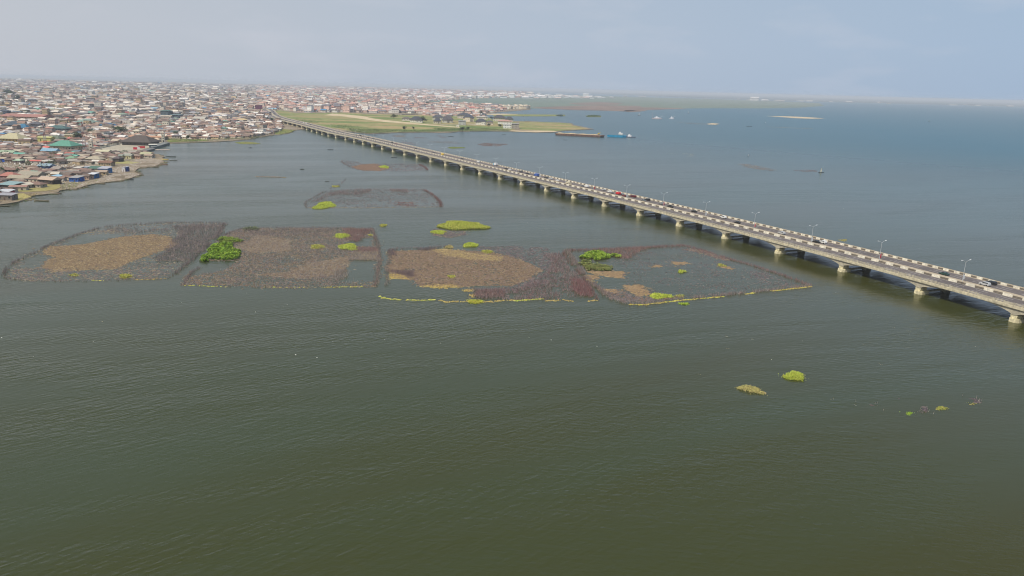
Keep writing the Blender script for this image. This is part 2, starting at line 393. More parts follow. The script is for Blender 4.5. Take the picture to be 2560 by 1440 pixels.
shore_w = [(-60, 527), (0, 513), (23, 510), (47, 505.6), (79, 496), (72, 492), (80, 490.6), (115, 487), (146, 482), (150, 477.5), (170, 474.5), (192, 473),
           (215.6, 465), (240, 459.7), (262, 457), (300, 453), (319, 449), (331, 445.6), (345, 440), (354, 437), (336, 431), (340.6, 426), (350, 420), (388, 416.5), (398, 411), (410, 405),
           (404, 399), (413, 393), (398, 387), (372, 384), (348, 379.5), (360, 375.5), (385, 369), (405, 361), (424, 358), (440, 358.5), (494, 356.5), (540, 355),
           (578, 353), (612, 349.5), (640, 344.5), (668, 340), (687, 337.5), (700, 337.5), (722, 332), (737, 326), (756, 323.5), (800, 322), (860, 328), (922, 335), (956, 334),
           (991, 332), (1040, 331.5), (1066, 331), (1100, 332.5), (1136, 331), (1150, 329), (1216, 328.5), (1272, 329), (1340, 332), (1387, 331.3), (1405, 328), (1440, 326), (1485, 323.5),
           (1460, 318), (1434, 313), (1429, 308.7), (1400, 306.5), (1354, 305), (1320, 303), (1297, 303.5), (1270, 302), (1240, 301), (1224, 297), (1212, 291), (1208, 286),
           (1245, 281), (1290, 277.5), (1328, 274), (1322, 271.5), (1290, 270), (1240, 268.5), (1180, 265), (1120, 262), (1060, 259.5), (1010, 257), (960, 254.5),
           (900, 250), (850, 244)]
lp = [G(*p) for p in shore_w]
lp = ragged(lp, 2.2, 9, 3, False)
lp += [(-300, 9500), (-1200, 30000), (-40000, 40000), (-40000, 1500), (-1500, 300)]
land = sheet('ground', lp, 0.55, M_LAND, skirt=0.75)

def ground_patch(name, pts, z, m, amp=2.0, step=15, seed=1, k=None):
    return sheet(name, ragged([G(*p) for p in pts], amp, step, seed), z, m, skirt=z - 0.4 if z > 0.5 else z + 0.1)
# the built up district and fields lie on the ground as thin sheets
field = ground_patch('field', [(672, 281), (700, 276), (740, 283), (800, 283), (860, 282), (900, 283.5), (960, 285.5), (1000, 288), (1060, 288), (1100, 292), (1150, 290), (1215, 292), (1240, 302), (1290, 305), (1300, 318),
          (1285, 325), (1216, 327), (1150, 327.5), (1100, 329.5), (1040, 330), (960, 332), (925, 333.5), (870, 327), (800, 316), (740, 305), (700, 296), (685, 288)], 0.62, M_FIELD)
spit = ground_patch('meadow', [(1297, 304.5), (1354, 306), (1398, 307.5), (1425, 309.5), (1430, 314), (1455, 319), (1470, 323.5), (1430, 325), (1390, 328), (1300, 325)], 0.66, M_FIELD, seed=4)
track = ground_patch('path', [(830, 284.5), (868, 287), (905, 290.5), (935, 297), (975, 302), (1020, 306.5), (1065, 311), (1110, 315), (1150, 318), (1152, 320), (1108, 317.2), (1060, 313.2), (1010, 309), (965, 306), (930, 301.5), (890, 296), (852, 291), (810, 288.5)], 0.70, M_SAND, amp=1.0)
beach = ground_patch('beach', [(1268, 326.5), (1300, 327.5), (1345, 327.2), (1385, 327.8), (1392, 330.5), (1345, 331.2), (1290, 329.5)], 0.72, M_SAND, amp=0.8)
bar1 = sheet('sandbar', ragged(poly([(1190, 286.2), (1230, 284.2), (1262, 284.4), (1296, 285.4), (1290, 286.9), (1240, 287.2)]), 1, 20, 8), 0.25, M_SAND, skirt=0.4)
for i, pts in enumerate([[(1230, 287.5), (1300, 286), (1360, 286.5), (1412, 287), (1412, 290.5), (1350, 291), (1280, 290.5), (1235, 291)],
                         [(1462, 289.5), (1480, 288.5), (1504, 290), (1502, 293), (1470, 292.8)]]):
    sheet('island', ragged(poly(pts), 2, 25, 30 + i), 0.3, M_GRASSY, skirt=0.5)
sheet('sandbar', ragged(poly([(1918, 290.2), (1950, 290.8), (1985, 291.6), (2020, 293.4), (2045, 295), (2062, 296.4), (2030, 296.9), (1990, 295.6), (1950, 292.4)]), 1.0, 30, 12), 0.5, M_SAND, skirt=0.6)
for i, pts in enumerate([[(1768, 309.6), (1780, 308.2), (1800, 310), (1790, 311.6), (1770, 311.2)]]):
    sheet('sandbar', ragged(poly(pts), 1, 20, 40 + i), 0.3, M_SAND, skirt=0.5)
# marsh and far shore
marsh = sheet('marsh', ragged(poly([(960, 255), (1020, 257.5), (1100, 261), (1180, 264.5), (1250, 268), (1330, 271.5), (1400, 272), (1500, 272.5), (1600, 271.5), (1700, 271),
        (1800, 270.5), (1900, 271), (1950, 270), (2010, 268.5), (2060, 264.5), (2050, 258), (1980, 254.5), (1900, 251.5), (1800, 248), (1700, 245.5), (1600, 243), (1500, 240), (1400, 237), (1300, 234.5), (1200, 232), (1100, 229.5), (1020, 228.5), (980, 236)]), 12, 120, 15), 0.12, M_MARSH, skirt=0.2)
for i, pts in enumerate([[(1330, 269), (1400, 266), (1500, 263), (1600, 265), (1600, 268), (1680, 270), (1720, 272.5), (1600, 275), (1570, 279), (1520, 277), (1440, 275.5), (1360, 272)],
                         [(1420, 258), (1500, 255), (1560, 258), (1540, 262), (1450, 262)], [(1560, 276), (1620, 275), (1600, 279), (1565, 280)]]):
    sheet('mudflat', ragged(poly(pts), 8, 60, 50 + i), 0.3, M_BROWNB, skirt=0.4)
M_FAR = noise_ramp('haze_tinted_wooded_shore', [(0.3, (0.06, 0.10, 0.12)), (0.7, (0.10, 0.14, 0.15))], 0.001)  # wooded land shifted to blue-grey: distance haze put into the colour
far = sheet('far_shore', [G(900, 226), G(1200, 228), G(1400, 231), G(1560, 237), G(1700, 243), G(1850, 248.5), G(1950, 252.0), G(2080, 254.8), G(2200, 257.8), G(2330, 260.6), G(2450, 263.8), G(2600, 267.5), (16000, 11000), (30000, 30000), (0, 40000)], 0.9, M_FAR, skirt=1.0)

# ================================================================ BRIDGE
DECK = 6.5
pier_px = [(868.4,350),(890,355.3),(911.6,360.9),(934,366.5),(958.4,372.9),(984.7,380.4),(1014.1,387.5),(1045.6,395.4),(1080.3,404.4),(1117.8,413.4),(1158.1,424.1),(1204.1,435.3),(1253.1,448.1),(1308,462.3),(1369.7,478.1),(1439,495.4),(1516.9,515.6),(1603.1,538.1),(1704.7,564.7),(1818.1,595.6),(1951.3,632.2),(2110,677),(2302.2,734.6),(2539.4,803.5)]
pg_ = np.array([G(*p) for p in pier_px]); nn_ = np.arange(len(pg_))
cx_, cy_ = np.polyfit(nn_, pg_[:, 0], 4), np.polyfit(nn_, pg_[:, 1], 2)
line = [(float(np.polyval(cx_, t)), float(np.polyval(cy_, t))) for t in np.arange(0, 26.01, 1.0)]
edge_px = [(830, 334.6), (785.5, 322.4), (746.7, 311.6), (713, 303.6), (691, 298.0), (673, 292.0), (664.5, 286.4), (661, 280.5), (657, 275.2), (648, 270.6), (632, 267.2), (600, 264.5)]
far_e = [G(*p, 6.0) for p in edge_px]
def offs(pts, d):
    o = []
    for i, p in enumerate(pts):
        a, b = Vector(pts[max(0, i - 1)]), Vector(pts[min(len(pts) - 1, i + 1)]); t = (b - a).normalized()
        o.append((p[0] - t.y * d, p[1] + t.x * d))
    return o
far_c = offs(far_e[::-1], 3.0)          # travelling towards the camera the normal (-ty, tx) points east across the deck
ctrl = far_c + line
# resample evenly with Catmull-Rom
def cat(pts, k=12):
    P = [Vector(p) for p in pts]; P = [P[0] * 2 - P[1]] + P + [P[-1] * 2 - P[-2]]; o = []
    for i in range(1, len(P) - 2):
        for j in range(k):
            t = j / k; o.append(0.5 * ((2 * P[i]) + (P[i + 1] - P[i - 1]) * t + (2 * P[i - 1] - 5 * P[i] + 4 * P[i + 1] - P[i + 2]) * t * t + (3 * P[i] - P[i - 1] - 3 * P[i + 1] + P[i + 2]) * t ** 3))
    o.append(P[-2]); return o
dense = cat(ctrl)
for _ in range(40):          # smooth the jitter of the image pixel readings
    dense = [dense[0]] + [(dense[i - 1] + dense[i] * 2 + dense[i + 1]) / 4 for i in range(1, len(dense) - 1)] + [dense[-1]]
cum = [0.0]
for a, b in zip(dense[:-1], dense[1:]): cum.append(cum[-1] + (b - a).length)
TOT = cum[-1]; dn = np.array([(p.x, p.y) for p in dense]); cumn = np.array(cum)
def st(s):
    """station s measured from the near (camera side) end; returns point and unit tangent heading away from camera"""
    q = TOT - s; x = np.interp(q, cumn, dn[:, 0]); y = np.interp(q, cumn, dn[:, 1])
    x2 = np.interp(q - 3, cumn, dn[:, 0]); y2 = np.interp(q - 3, cumn, dn[:, 1])
    x1 = np.interp(q + 3, cumn, dn[:, 0]); y1 = np.interp(q + 3, cumn, dn[:, 1])
    t = Vector((x2 - x1, y2 - y1)).normalized(); return Vector((x, y)), t
def bp(s, d, z):
    p, t = st(s); return (p.x + t.y * d, p.y - t.x * d, z)      # d metres to the east of the reference line
def station(px, py, z=DECK, d=0.0):
    g = G(px, py, z); i = np.argmin((dn[:, 0] - g[0]) ** 2 + (dn[:, 1] - g[1]) ** 2); s = TOT - cumn[i]
    p, t = st(s); v = Vector(g) - p; return s + v.dot(t), v.x * t.y - v.y * t.x
S_LAND = TOT - cumn[int(np.argmin((dn[:, 0] - far_c[4][0]) ** 2 + (dn[:, 1] - far_c[4][1]) ** 2))]
bridge = empty('bridge', 0, 0, 0, 0, 'long low grey concrete road bridge with haunched spans crossing the lagoon to the city', 'bridge')
def strip(mb, s0, s1, d0, d1, z0, z1, step=22.0, col=(1, 1, 1), zf=None):
    """box beam following the deck"""
    n = max(1, int(abs(s1 - s0) / step)); ss = [s0 + (s1 - s0) * i / n for i in range(n + 1)]; vs = []
    for s in ss:
        dz = zf(s) if zf else 0
        vs += [bp(s, d0, z0 + dz), bp(s, d1, z0 + dz), bp(s, d1, z1 + dz), bp(s, d0, z1 + dz)]
    fs = [(0, 3, 2, 1), (4 * n, 4 * n + 1, 4 * n + 2, 4 * n + 3)]
    for i in range(n):
        a, b = 4 * i, 4 * i + 4
        fs += [(a + k, a + (k + 1) % 4, b + (k + 1) % 4, b + k) for k in range(4)]
    mb.add(vs, fs, col)
D0, D1 = -3.3, 27.2
BAR_A, BAR_B = 9.0, 25.4
mb = MB(); strip(mb, -60, TOT, D0 + 0.35, D1 - 0.2, DECK - 0.75, DECK - 0.02); o = mb.build('deck_slab', M_CONC, bridge)
mb = MB(); strip(mb, -60, TOT, D0, D0 + 0.34, DECK - 0.95, DECK + 0.18); mb.build('cornice', M_CONCF, bridge)
mb = MB(); strip(mb, -60, TOT, D1 - 0.19, D1 + 0.1, DECK - 0.95, DECK + 0.9); mb.build('parapet', M_DUST, bridge)
M_ROAD = noise_ramp('worn_asphalt', [(0.3, (0.10, 0.09, 0.09)), (0.55, (0.135, 0.12, 0.118)), (0.75, (0.17, 0.15, 0.14))], 0.05, (1, 1, 1), scale2=0.6, amt2=0.2)
mb = MB(); strip(mb, -60, TOT, D0 + 0.75, BAR_A - 0.05, DECK - 0.01, DECK + 0.02); road1 = mb.build('roadway', M_ROAD, bridge)
mb = MB(); strip(mb, -60, TOT, 15.6, BAR_B - 0.55, DECK - 0.01, DECK + 0.02); road2 = mb.build('roadway', M_ROAD, bridge)
mb = MB(); strip(mb, -60, TOT, BAR_A + 0.62, 15.55, DECK - 0.01, DECK + 0.16); mb.build('median_strip', M_DUST, bridge)
mb = MB(); strip(mb, -60, TOT, BAR_B + 0.58, D1 - 0.2, DECK - 0.01, DECK + 0.18); mb.build('walkway', M_DUST, bridge)
mb = MB(); strip(mb, -60, TOT, D0 + 0.35, D0 + 0.72, DECK - 0.01, DECK + 0.20); mb.build('kerb', M_DUST, bridge)
mb = MB(); strip(mb, -60, TOT, BAR_B - 0.52, BAR_B - 0.03, DECK - 0.01, DECK + 0.12); mb.build('kerb', M_DUST, bridge)
# lane dashes
for base, lanes in ((D0 + 0.75, 3), (15.6, 2)):
    wd = (BAR_A - 0.05 - D0 - 0.75) if lanes == 3 else (BAR_B - 0.55 - 15.6)
    mb = MB()
    for k in range(1, lanes + 1):
        d = base + wd * k / (lanes + 1); s = -55.0
        while s < TOT - 20:
            strip(mb, s, s + 5.5, d - 0.13, d + 0.13, DECK + 0.021, DECK + 0.026, 6); s += 11.0
    tag(mb.build('lane_marking', M_LINE, bridge), kind='stuff')
    mb = MB()
    for d in (base + 0.35, base + wd - 0.35):
        strip(mb, -55, TOT - 20, d - 0.12, d + 0.12, DECK + 0.021, DECK + 0.027, 20)
    mb.build('edge_line', M_LINE, bridge)
# painted barrier blocks, black and white by turns
def block_mesh(L, h, wd, m):
    b = MB(); w0, w1 = wd, wd * 0.62
    vs = [(0, 0, 0), (L, 0, 0), (L, w0, 0), (0, w0, 0), (0, (w0 - w1) / 2, h), (L, (w0 - w1) / 2, h), (L, (w0 + w1) / 2, h), (0, (w0 + w1) / 2, h)]
    b.add(vs, [(3, 2, 1, 0), (4, 5, 6, 7), (0, 1, 5, 4), (1, 2, 6, 5), (2, 3, 7, 6), (3, 0, 4, 7)]); return b.mesh('barrier_block', m)
s_far = TOT - 150
for bar, lw, lb, h, wd, nmax in ((BAR_A, 4.3, 4.1, 1.1, 0.6, 130), (BAR_B, 2.9, 2.7, 1.05, 0.5, 170)):
    mw, mk = block_mesh(lw - 0.06, h, wd, M_WHITE), block_mesh(lb - 0.06, h * 0.84, wd * 0.8, M_DARKP)
    mc = block_mesh(lb - 0.06, 0.14, wd * 0.8, M_DUST)
    s = station(2560, 745)[0] - 40; i = 0; rest = {0: MB(), 1: MB()}
    while s < s_far:
        L = lw if i % 2 == 0 else lb; me = mw if i % 2 == 0 else mk
        if i < nmax:
            x, y, z = bp(s, bar + wd, DECK); p, t = st(s + L / 2)
            ob = link('barrier_block', me, bridge, loc=(x, y, DECK + 0.01), rz=math.atan2(t.y, t.x))
            if i % 2: link('coping', mc, ob, loc=(0, 0, h * 0.84 + 0.005))
        else:
            strip(rest[i % 2], s, s + L - 0.05, bar, bar + wd, DECK + 0.01, DECK + (h if i % 2 == 0 else h * 0.9), 10)
        s += L; i += 1
    for k, m in ((0, M_WHITE), (1, M_DARKP)):
        if rest[k].f: tag(rest[k].build('barrier_block', m, bridge), kind='stuff')
# balustrade along the near side
def panel_mesh():
    b = MB(); b.box(0, 0.28, 0, 0.26, 0, 1.12); b.box(0.285, 3.86, 0.05, 0.20, 0.92, 1.08); b.box(0.285, 3.86, 0.05, 0.20, 0.50, 0.63); b.box(0.285, 3.86, 0.03, 0.22, 0.0, 0.22); return b.mesh('railing_panel', M_CONCF)
def panel_mesh2():
    b = MB(); b.box(0, 0.28, 0, 0.26, 0, 1.12); b.box(0.285, 3.86, 0.05, 0.20, 0.0, 0.98); return b.mesh('railing_panel', M_CONC)
pm, pm2 = panel_mesh(), panel_mesh2(); s = station(2560, 765)[0] - 30; i = 0; rp = MB()
while s < s_far:
    if i < 300:
        x, y, z = bp(s, D0 + 0.32, DECK + 0.185); p, t = st(s + 2)
        link('railing_panel', pm2 if random.random() < 0.16 else pm, bridge, loc=(x, y, DECK + 0.185), rz=math.atan2(t.y, t.x))
    else:
        strip(rp, s, s + 0.3, D0 + 0.05, D0 + 0.32, DECK + 0.185, DECK + 1.3, 5); strip(rp, s + 0.31, s + 3.86, D0 + 0.1, D0 + 0.25, DECK + 1.1, DECK + 1.26, 5); strip(rp, s + 0.31, s + 3.86, D0 + 0.1, D0 + 0.25, DECK + 0.3, DECK + 0.75, 5)
    s += 3.9; i += 1
tag(rp.build('railing_panel', M_CONCF, bridge), kind='stuff')
# expansion joints
M_JOINT = mat('joint_rubber', (.035, .033, .03), .9)
for k_ in range(0, 34, 1):
    sj = station(*pier_px[-1], 0.0)[0] + (k_ - .28) * 44.3
    mbj = MB(); strip(mbj, sj, sj + .35, D0 + .8, BAR_A - .1, DECK + .02, DECK + .03, 5); strip(mbj, sj, sj + .35, 15.7, BAR_B - .6, DECK + .02, DECK + .03, 5); mbj.build('expansion_joint', M_JOINT, bridge)
# piers and haunched girders: one span to each pair of piers
pst = []
for p in pier_px: pst.append(station(*p, 0.0)[0])
pst = sorted(pst); fitc = np.polyfit(np.arange(len(pst)), pst, 1); SPAN = float(fitc[0]); S0 = float(fitc[1])
S_END = S_LAND + 120
piers = []
k = -2
while S0 + k * SPAN < S_END: piers.append(S0 + k * SPAN); k += 1
def depth(u):      # u 0 at midspan, 1 at pier: underside drop below slab
    return 0.30 + 2.45 * abs(u) ** 3.0
PW = 1.45
for i, s in enumerate(piers):
    p, t = st(s); rz = math.atan2(t.y, t.x)
    b = MB()
    for a, c in ((D0 + 0.75, 1.4), (14.4, 16.6)):
        vs = []
        for z, e in ((1.45, 1.2), (3.0, PW)):
            for (q, d) in ((-e, a), (e, a), (e, c), (-e, c)): vs.append(bp(s + q, d, z))
        b.add(vs, [(3, 2, 1, 0), (4, 5, 6, 7), (0, 1, 5, 4), (1, 2, 6, 5), (2, 3, 7, 6), (3, 0, 4, 7)])
    pr = b.build('pier', M_PIER, bridge)
    for (ca, cb_) in ((D0 + 0.6, 2.2), (13.6, 17.2)):
        b = MB(); e = 2.15 if ca < 5 else 1.3; pts = [(-e, ca + 0.6), (-e * 0.6, ca - 0.6), (e * 0.6, ca - 0.6), (e, ca + 0.6), (e, cb_), (-e, cb_)]
        vs = [bp(s + q, d, -0.8) for q, d in pts] + [bp(s + q * .93, d + (.12 if d < ca + 1 else -.12), 1.4) for q, d in pts]; n = 6
        b.add(vs, [tuple(range(n)), tuple(range(2 * n - 1, n - 1, -1))] + [(j, n + j, n + (j + 1) % n, (j + 1) % n) for j in range(n)])
        b.build('pile_cap', M_PIER, pr)
    b = MB()
    for ca, cb_ in ((2.22, 12.6),):
        vs = [bp(s + q, d, z) for z in (.35, 1.15) for q, d in ((-.55, ca), (.55, ca), (.55, cb_), (-.55, cb_))]
        b.add(vs, [(3, 2, 1, 0), (4, 5, 6, 7), (0, 1, 5, 4), (1, 2, 6, 5), (2, 3, 7, 6), (3, 0, 4, 7)])
    b.build('tie_beam', M_CONCF, pr)
    # girders from this pier to the next
    b = MB(); nseg = 22
    for a, c in ((D0 + 0.55, 8.6), (13.6, D1 - 0.9)):
        vs = []
        for j in range(nseg + 1):
            u = j / nseg * 2 - 1; u2 = math.copysign(1 - (1 - abs(u)) ** 1.35, u)      # denser near the piers
            q = s + SPAN * (u2 + 1) / 2; zb = DECK - 0.76 - depth(u2)
            if 1 - abs(u2) < 2 * PW / SPAN: zb = 2.95
            vs += [bp(q, a, DECK - 0.76), bp(q, c, DECK - 0.76), bp(q, c, zb), bp(q, a, zb)]
        fs = [(0, 1, 2, 3), (4 * nseg + 3, 4 * nseg + 2, 4 * nseg + 1, 4 * nseg)]
        for j in range(nseg):
            x, y = 4 * j, 4 * j + 4; fs += [(x + m_, y + m_, y + (m_ + 1) % 4, x + (m_ + 1) % 4) for m_ in range(4)]
        b.add(vs, fs)
    b.build('girder', M_CONC, bridge)
# road embankment where the bridge lands
b = MB(); strip(b, S_LAND + 60, TOT, D0 - 3, D1 + 3, 0.5, DECK - 0.96, 15); emb = b.build('embankment', M_GRASSY); emb['kind'] = 'structure'

# street lamps on the median: twin arms, some with banners
def lamp_parts():
    b = MB(); b.tube((0, 0, 0), (0, 0, 9.3), 0.13, 0.075, 8); b.box(-0.25, 0.25, -0.25, 0.25, 0, 0.35); pole = b.mesh('pole', M_STEEL)
    b = MB(); pr = (0, 0, 9.25)
    for k in range(1, 6):
        a = k / 5 * 1.25; nx = (0, 0.25 + 1.75 * math.sin(a) / math.sin(1.25) * k / 5, 9.25 + 1.0 * math.sin(a))
        b.tube(pr, nx, 0.06, 0.055, 6); pr = nx
    arm = b.mesh('arm', M_STEEL)
    b = MB(); b.add([(-0.16, 2.0, 10.2), (0.16, 2.0, 10.2), (0.2, 2.9, 10.3), (-0.2, 2.9, 10.3), (-0.12, 2.0, 10.34), (0.12, 2.0, 10.34), (0.14, 2.85, 10.48), (-0.14, 2.85, 10.48)],
                    [(3, 2, 1, 0), (4, 5, 6, 7), (0, 1, 5, 4), (1, 2, 6, 5), (2, 3, 7, 6), (3, 0, 4, 7)]); head = b.mesh('lamp_head', mat('lamp_cover', (0.7, 0.72, 0.74), 0.4))
    b = MB(); b.box(-0.02, 0.02, 0.15, 0.95, 1.6, 3.7); ban = b.mesh('banner', M_OBJ)
    return pole, arm, head, ban
lp_pole, lp_arm, lp_head, lp_ban = lamp_parts()
s_l0 = station(2435, 705)[0]
lamp_far = station(985, 360)[0]
kk = -1; li = 0
ban_col = {0: 'white', 1: 'red', 3: 'red', 2: 'white', 4: 'white', 5: 'red', 6: 'white', 7: 'red', 9: 'white'}
ordw = ['first', 'second', 'third', 'fourth', 'fifth', 'sixth', 'seventh', 'eighth', 'ninth', 'tenth', 'eleventh', 'twelfth', 'thirteenth', 'fourteenth', 'fifteenth', 'sixteenth', 'seventeenth', 'eighteenth', 'nineteenth', 'twentieth', 'twenty-first', 'twenty-second', 'twenty-third', 'twenty-fourth', 'twenty-fifth', 'twenty-sixth', 'twenty-seventh', 'twenty-eighth', 'twenty-ninth', 'thirtieth', 'thirty-first', 'thirty-second']
while s_l0 + li * SPAN < lamp_far + 300:
    s = s_l0 + li * SPAN; x, y, z = bp(s, 10.6, DECK + 0.16); p, t = st(s)
    bc = ban_col.get(li)
    lab = f'twin-arm street lamp on the bridge median, {ordw[li]} counted from the right edge' + (f', {bc} banner' if bc else '')
    o = empty('street_lamp', x, y, DECK + 0.165, math.atan2(t.y, t.x) + random.uniform(-.02, .02), lab, 'street lamp', 'street lamps along the bridge median')
    link('pole', lp_pole, o); link('arm', lp_arm, o); link('arm', lp_arm, o, rz=math.pi); link('lamp_head', lp_head, o); link('lamp_head', lp_head, o, rz=math.pi)
    if bc: link('banner', lp_ban, o, color=(0.6, 0.03, 0.05) if bc == 'red' else (0.75, 0.78, 0.8), rz=math.pi)
    li += 1

# ---------------------------------------------------------------- vehicles
def profile_body(prof, W, name='body', mtl=None):
    """side outline (x, z, half width) swept across the car"""
    b = MB(); n = len(prof)
    vs = [(x, -hw, z) for x, z, hw in prof] + [(x, hw, z) for x, z, hw in prof]
    fs = [tuple(range(n)), tuple(range(2 * n - 1, n - 1, -1))] + [(i, n + i, n + (i + 1) % n, (i + 1) % n) for i in range(n)]
    b.add(vs, fs); return b.mesh(name, mtl or M_CAR)
def car_kit(kind):
    if kind == 'sedan':
        prof = [(-2.2, .3, .8), (2.2, .3, .8), (2.28, .55, .84), (2.15, .78, .84), (1.05, .92, .82), (0.45, 1.38, .62), (-0.85, 1.42, .62), (-1.55, 1.0, .80), (-2.2, .95, .82), (-2.3, .55, .84)]
        cab = ((1.02, .95), (0.46, 1.36), (-0.84, 1.40), (-1.5, 1.02)); wb = 1.35; Wd = .84
    elif kind == 'suv':
        prof = [(-2.25, .35, .86), (2.25, .35, .86), (2.32, .7, .9), (2.2, .98, .9), (1.15, 1.08, .88), (0.6, 1.66, .70), (-1.85, 1.70, .70), (-2.2, 1.1, .88), (-2.3, .6, .9)]
        cab = ((1.12, 1.12), (0.62, 1.62), (-1.8, 1.66), (-2.12, 1.15)); wb = 1.4; Wd = .9
    elif kind == 'van':
        prof = [(-2.5, .35, .9), (2.4, .35, .9), (2.45, .8, .93), (2.1, 1.15, .93), (1.55, 1.9, .80), (-2.35, 1.98, .80), (-2.55, 1.1, .93), (-2.55, .6, .93)]
        cab = ((2.08, 1.2), (1.58, 1.86), (-2.3, 1.92), (-2.5, 1.2)); wb = 1.6; Wd = .93
    elif kind == 'pickup':
        prof = [(-2.6, .4, .88), (2.4, .4, .88), (2.45, .75, .9), (2.3, 1.0, .9), (1.35, 1.1, .88), (0.85, 1.65, .7), (-0.25, 1.68, .7), (-0.55, 1.12, .88), (-2.6, 1.1, .88), (-2.65, .7, .9)]
        cab = ((1.32, 1.13), (0.87, 1.62), (-0.24, 1.64), (-0.5, 1.15)); wb = 1.55; Wd = .9
    else:
        prof = [(-3.6, .6, 1.1), (1.0, .6, 1.1), (1.0, 2.7, 1.12), (-3.6, 2.7, 1.12)]
        cab = ((2.9, 1.3), (2.55, 2.1), (1.6, 2.15), (1.4, 1.35)); wb = 2.1; Wd = 1.1
    parts = {'body': profile_body(prof, 1)}
    b = MB(); (x0, z0), (x1, z1), (x2, z2), (x3, z3) = cab
    wl, wt = Wd * 0.985, Wd * 0.80
    for sg in (-1, 1):
        q = [(x0 - .25, sg * (wl + .012), z0 + .02), (x1 - .15, sg * (wt + .01), z1 - .06), (x2 + .12, sg * (wt + .01), z2 - .06), (x3 + .22, sg * (wl + .012), z3 + .02)]
        b.add(q if sg < 0 else q[::-1], [(0, 1, 2, 3)])
        b.add([(a, c * 0.97, d) for a, c, d in (q[::-1] if sg < 0 else q)], [(0, 1, 2, 3)])
    for (xa, za, xb, zb, sg) in ((x0, z0, x1, z1, 1), (x3, z3, x2, z2, -1)):
        e = .03 * sg; q = [(xa + e, -wl * .86, za + .03), (xa + e, wl * .86, za + .03), (xb + e, wt * .9, zb), (xb + e, -wt * .9, zb)]
        b.add(q, [(0, 1, 2, 3)])
    parts['window'] = b.mesh('window', M_GLASS)
    b = MB(); b.tube((0, -.1, 0), (0, .1, 0), .33, .33, 12); parts['wheel'] = b.mesh('wheel', M_TYRE)
    if kind == 'truck':
        parts['cab'] = profile_body([(1.1, .6, 1.05), (3.0, .6, 1.05), (3.05, 1.25, 1.08), (2.75, 2.2, .9), (1.4, 2.3, .92), (1.1, 2.0, 1.0)], 1, 'cab')
    return parts, wb, Wd
KITS = {k: car_kit(k) for k in ('sedan', 'suv', 'van', 'pickup', 'truck')}
CN = {'white': (.72, .72, .70), 'silver': (.42, .43, .44), 'black': (.02, .02, .022), 'dark grey': (.07, .075, .08), 'red': (.55, .015, .02), 'maroon': (.14, .015, .02), 'dark green': (.02, .06, .05),
      'yellow': (.75, .52, .02), 'blue': (.03, .09, .35), 'light blue': (.12, .38, .60), 'cream': (.60, .55, .40), 'grey': (.2, .21, .22)}
